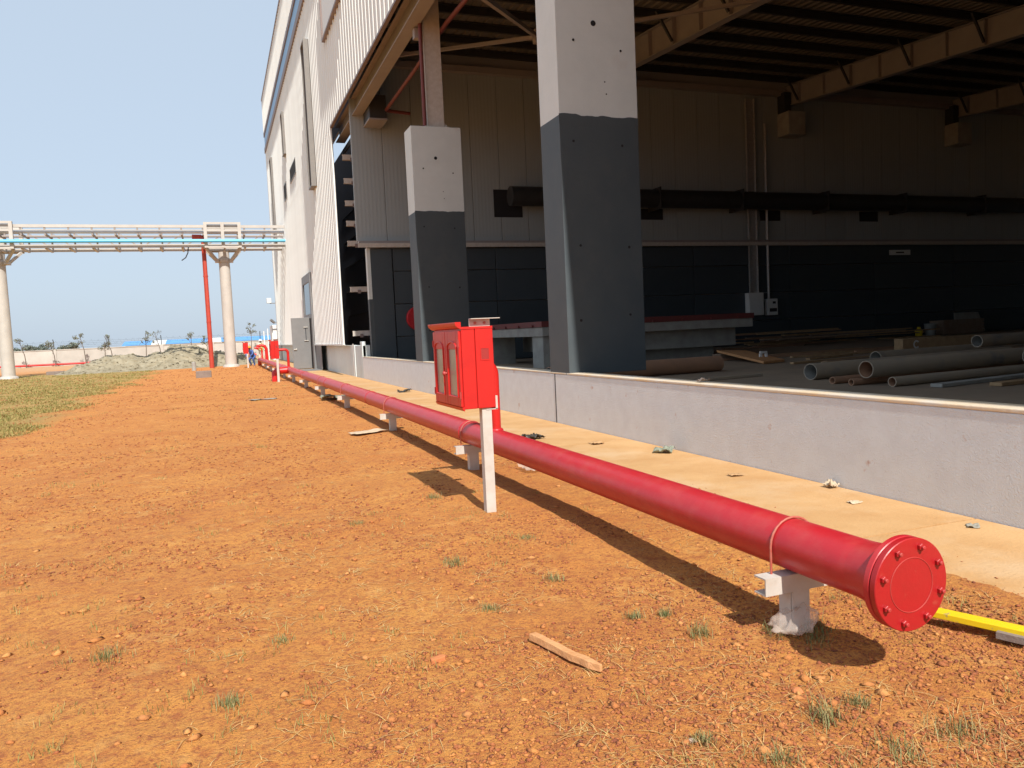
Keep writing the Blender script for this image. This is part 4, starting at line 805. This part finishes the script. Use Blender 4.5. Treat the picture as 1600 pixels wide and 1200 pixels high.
# stick
s_ = MB(); a_, b_ = Vector((1.34, 3.47, 0)), Vector((1.47, 3.0, 0)); pts = [a_.lerp(b_, t_) for t_ in np.linspace(0, 1, 9)]; pts = [Vector((p.x + random.uniform(-.004, .004), p.y, gh(p.x, p.y) * .5 + .022)) for p in pts]
dd = (b_ - a_).normalized(); sdv = Vector((-dd.y, dd.x, 0)); vv = []
for q, p in enumerate(pts):
    w_ = .021 * (1 if q < 7 else (.95 if q == 7 else .35)); hh = .016
    for i_, j_ in ((-1, -1), (1, -1), (1, 1), (-.8, 1.1)): vv.append(p + sdv * i_ * w_ * random.uniform(.92, 1.08) + Vector((0, 0, j_ * hh)))
s_.add(vv, [(q * 4 + k, q * 4 + (k + 1) % 4, q * 4 + 4 + (k + 1) % 4, q * 4 + 4 + k) for q in range(8) for k in range(4)] + [(0, 1, 2, 3), (35, 34, 33, 32)])
tag(s_.build('wooden_stick', 'stick', None, .003), 'pale squared wooden stick lying on the soil in front', 'stick')
# yellow bar beside the flange
o = thing('yellow_bar', 'flat yellow painted steel bar lying beside the flange', 'bar', (3.2, 2.7, 0))
MB().beam((3.12, 2.93, .045), (3.36, 2.28, .05), .075, .03).build('bar_body', 'yellow', o, .003); MB().beam((3.10, 2.985, .044), (3.13, 2.90, .045), .078, .034).build('dark_end', 'block', o, .003); MB().beam((3.235, 2.50, .028), (3.275, 2.39, .028), .05, .03).build('worn_clip', 'block', o)
tag(MB().beam((3.64, 2.93, .02), (3.69, 2.35, .02), .02, .012).build('thin_rod', 'rust', None), 'thin rusty rod along the apron edge beside the yellow bar', 'rod')
# stones
def stone(x_, y_, s_, seed, m, label, flat=.6):
    bm = bmesh.new(); bmesh.ops.create_icosphere(bm, subdivisions=2, radius=1); g = random.Random(seed)
    for vtx in bm.verts: vtx.co *= g.uniform(.78, 1.15); vtx.co = Vector((vtx.co.x * s_ * g.uniform(.95, 1.05), vtx.co.y * s_ * .8, max(vtx.co.z, -.5) * s_ * flat))
    me = bpy.data.meshes.new('stone'); bm.to_mesh(me); bm.free(); me.materials.append(MT[m]); o = link('stone', me); o.location = (x_, y_, gh(x_, y_) + s_ * flat * .4); o.rotation_euler = (0, 0, g.uniform(0, 6)); tag(o, label, 'stone')
# ------------------------------------------------------------------ loose ground cover
def scatter(n, ymin, ymax, seed):
    g = np.random.default_rng(seed); t_ = g.random(n); yy = ymin * (ymax / ymin) ** t_; xx = yy * (-.36 + g.random(n) * 2.2); return xx, yy, g
oct_v = np.array([(1, 0, 0), (-1, 0, 0), (0, 1, 0), (0, -1, 0), (0, 0, 1), (0, 0, -.6), (.7, .7, .45), (-.7, -.7, .4)], float)
oct_f = np.array([(0, 6, 4), (6, 2, 4), (2, 1, 4), (1, 7, 4), (7, 3, 4), (3, 0, 4), (0, 2, 6), (0, 5, 2), (2, 5, 1), (1, 5, 3), (1, 3, 7), (3, 5, 0)])
def pebbles(xx, yy, size, g, name, m, zz=None):
    n = len(xx); zz = gz(xx, yy) if zz is None else zz; S_ = size[:, None, None] * np.stack([.7 + .7 * g.random(n), .6 + .5 * g.random(n), .35 + .45 * g.random(n)], -1)[:, None, :]
    P_ = oct_v[None] * (.75 + .5 * g.random((n, 8, 1))) * S_; a_ = g.random(n) * 6.283; c_, s2 = np.cos(a_)[:, None], np.sin(a_)[:, None]
    x2 = P_[..., 0] * c_ - P_[..., 1] * s2; y2 = P_[..., 0] * s2 + P_[..., 1] * c_
    v = np.stack([x2 + xx[:, None], y2 + yy[:, None], P_[..., 2] + zz[:, None] + size[:, None] * .12], -1).reshape(-1, 3); f = (oct_f[None] + (np.arange(n) * 8)[:, None, None]).reshape(-1, 3)
    return link(name, raw(name, v, f, m))
xx, yy, g = scatter(225000, 1.25, 55, 21)
dens = fbm(xx * 1.3, yy * 1.3, 4); keep = (xx < APX - .35 + .75 * g.random(len(xx)) ** 2) & (dens + .12 * g.random(len(xx)) > .515) & (xx > -.36 * yy - .3)
xx, yy = xx[keep], yy[keep]; sz = (.0026 + .0085 * g.random(len(xx)) ** 2.6) * (1 + yy * .07)
o = kind(pebbles(xx, yy, sz, g, 'gravel', 'pebble'), 'stuff'); tag(o, 'red-brown laterite gravel strewn over the orange soil', 'gravel')
def blades(cx, cy, n_per, spread, hgt, wid, g, name, m, flatlay=0., z=None):
    n = len(cx) * n_per; bx = np.repeat(cx, n_per) + g.normal(size=n) * np.repeat(spread, n_per); by = np.repeat(cy, n_per) + g.normal(size=n) * np.repeat(spread, n_per); bz = gz(bx, by) - .003
    H_ = np.repeat(hgt, n_per) * (.5 + .8 * g.random(n)); a_ = g.random(n) * 6.283; out_ = (.25 + .6 * g.random(n)) if not flatlay else flatlay * (.6 + .8 * g.random(n)); W = np.repeat(wid, n_per)
    dx, dy = np.cos(a_), np.sin(a_); px_, py_ = -dy * W, dx * W
    def pt(t_, lift, wf): return np.stack([bx + dx * H_ * out_ * t_ + px_ * wf, by + dy * H_ * out_ * t_ + py_ * wf, bz + H_ * lift], -1)
    l1, l2 = (.55, .95) if not flatlay else (.16, .10)
    v = np.stack([pt(0, 0, -1), pt(0, 0, 1), pt(.35, l1, .8), pt(.35, l1, -.8), pt(1, l2, .12), pt(1, l2, -.12)], 1).reshape(-1, 3); k_ = (np.arange(n) * 6)[:, None]
    f = np.concatenate([k_ + np.array([[0, 1, 2, 3]]), k_ + np.array([[3, 2, 4, 5]])]); return link(name, raw(name, v, f, m))
g = np.random.default_rng(88); ii = g.integers(0, 150, 5200), g.integers(0, 90, 5200); hx, hy, hz = HEAP[0][ii], HEAP[1][ii], HEAP[2][ii]; kp = hz > .06; hx, hy, hz = hx[kp], hy[kp], hz[kp]
o = pebbles(hx + g.normal(size=len(hx)) * .05, hy + g.normal(size=len(hx)) * .05, .02 + .09 * g.random(len(hx)) ** 4, g, 'loose_rock', 'mound', hz); kind(o, 'stuff'); o.parent = heap
xx, yy, g2 = scatter(2600, 1.3, 14, 63); kp = (xx < APX - .2) & (xx > -.36 * yy - .3); xx, yy = xx[kp], yy[kp]
tag(kind(pebbles(xx, yy, .009 + .02 * g2.random(len(xx)) ** 3, g2, 'soil_clods', 'clod'), 'stuff'), 'larger orange soil clods among the gravel', 'soil clods')
# dry straw lying about
xx, yy, g = scatter(4200, 1.4, 45, 31); keep = (xx < APX - .1) & (xx > -.36 * yy - .3) & (fbm(xx * 1.1 + 9, yy * 1.1, 3) > .47); xx, yy = xx[keep], yy[keep]
tag(kind(blades(xx, yy, 6, .03 * np.ones(len(xx)), .05 + .03 * g.random(len(xx)), .0011 + .00022 * yy, g, 'dry_grass', 'straw', 1.5), 'stuff'), 'dry straw-coloured grass bits lying on the soil', 'dry grass')
# green tufts: the plain ones from chance, the marked ones where the photograph shows them
T1 = [(2.05, 2.27, .075, .05), (2.25, 2.33, .05, .03), (1.55, 2.35, .05, .03), (1.70, 2.13, .06, .04), (2.45, 3.05, .06, .05), (2.53, 2.88, .06, .05), (2.62, 2.98, .05, .05), (2.1, 3.5, .07, .03), (1.95, 3.55, .055, .03), (2.1, 3.18, .055, .04), (-1.45, 3.9, .05, .035), (-.05, 3.38, .05, .035), (.55, 2.55, .05, .035), (2.1, 1.98, .06, .06), (2.4, 2.02, .06, .06), (1.45, 2.05, .05, .05), (1.35, 4.9, .05, .05), (.95, 6.3, .05, .05), (-.6, 4.2, .045, .05), (.2, 4.0, .04, .05), (1.3, 4.0, .045, .04), (1.8, 4.3, .05, .05), (1.75, 6.9, .06, .05), (2.0, 5.2, .05, .05), (2.2, 6.6, .05, .05)]
cx = np.array([t_[0] for t_ in T1]); cy = np.array([t_[1] for t_ in T1]); g = np.random.default_rng(77); T1 = [(a_, b_, c_ * k_, d_ * (.7 + k_ * .6)) for (a_, b_, c_, d_), k_ in zip(T1, .45 + .75 * g.random(len(T1)))]
tag(kind(blades(cx, cy, 110, np.array([t_[3] * .65 for t_ in T1]), np.array([t_[2] * 1.1 for t_ in T1]), np.full(len(T1), .0014), g, 'grass_tufts', 'grass'), 'stuff'), 'small green grass tufts sprouting from the bare soil', 'grass')
xx, yy, g = scatter(1900, 1.5, 45, 41); keep = (xx < APX - .1) & (xx > -.38 * yy) & (fbm(xx * .6 + 3, yy * .6, 3) > .52); xx, yy = xx[keep], yy[keep]
tag(kind(blades(xx, yy, 14, .02 + .003 * yy, .022 + .02 * g.random(len(xx)), .0010 + .00018 * yy, g, 'sparse_grass', 'lawn'), 'stuff'), 'sparse olive weeds dotted over the orange soil', 'weeds')
# turf to the left
g = np.random.default_rng(51); n = 26000; yy = 13.5 * (60 / 13.5) ** g.random(n) + g.normal(size=n) * .5; xx = -3.7 - g.random(n) * (.38 * yy - 2.5).clip(.5) - (fbm(yy * .5, yy * 0, 2) - .5) * 2; keep = fbm(xx * 1.6, yy * 1.6, 4) + .3 * (g.random(n) - .5) > .46; xx, yy = xx[keep], yy[keep]
tag(kind(blades(xx, yy, 5, np.full(len(xx), .06), .03 + .03 * g.random(len(xx)), .0025 + .00022 * yy, g, 'turf', 'lawn'), 'stuff'), 'patchy short green and straw turf left of the bare soil', 'grass')
tag(MB().prism([(0, 0), (.075, .004), (.088, .02), (.07, .04), (.01, .036)], (.82, 3.42, gh(.85, 3.42)), (.95, .2, 0), (-.2, .95, 0), (0, 0, .022)).build('brick_fragment', 'brickm', None, .003), 'small orange brick fragment lying left of the wooden stick', 'brick')
stone(.67, 2.26, .017, 1, 'pane', 'small grey pebble near the bottom edge, left of the stick')
stone(1.52, 2.37, .016, 2, 'stone', 'pale split stone beside a grass tuft, right of the stick')
stone(2.12, 2.52, .024, 3, 'brickm', 'orange stone beside the shadow of the flange')
stone(1.15, 2.1, .022, 4, 'stone', 'pale brown stone at the bottom, in a darker soil patch')
stone(.62, 2.38, .01, 5, 'pane', 'tiny grey stone just above the grey pebble')
stone(.87, 3.1, .013, 6, 'brickm', 'round orange pebble just left of the stick end')
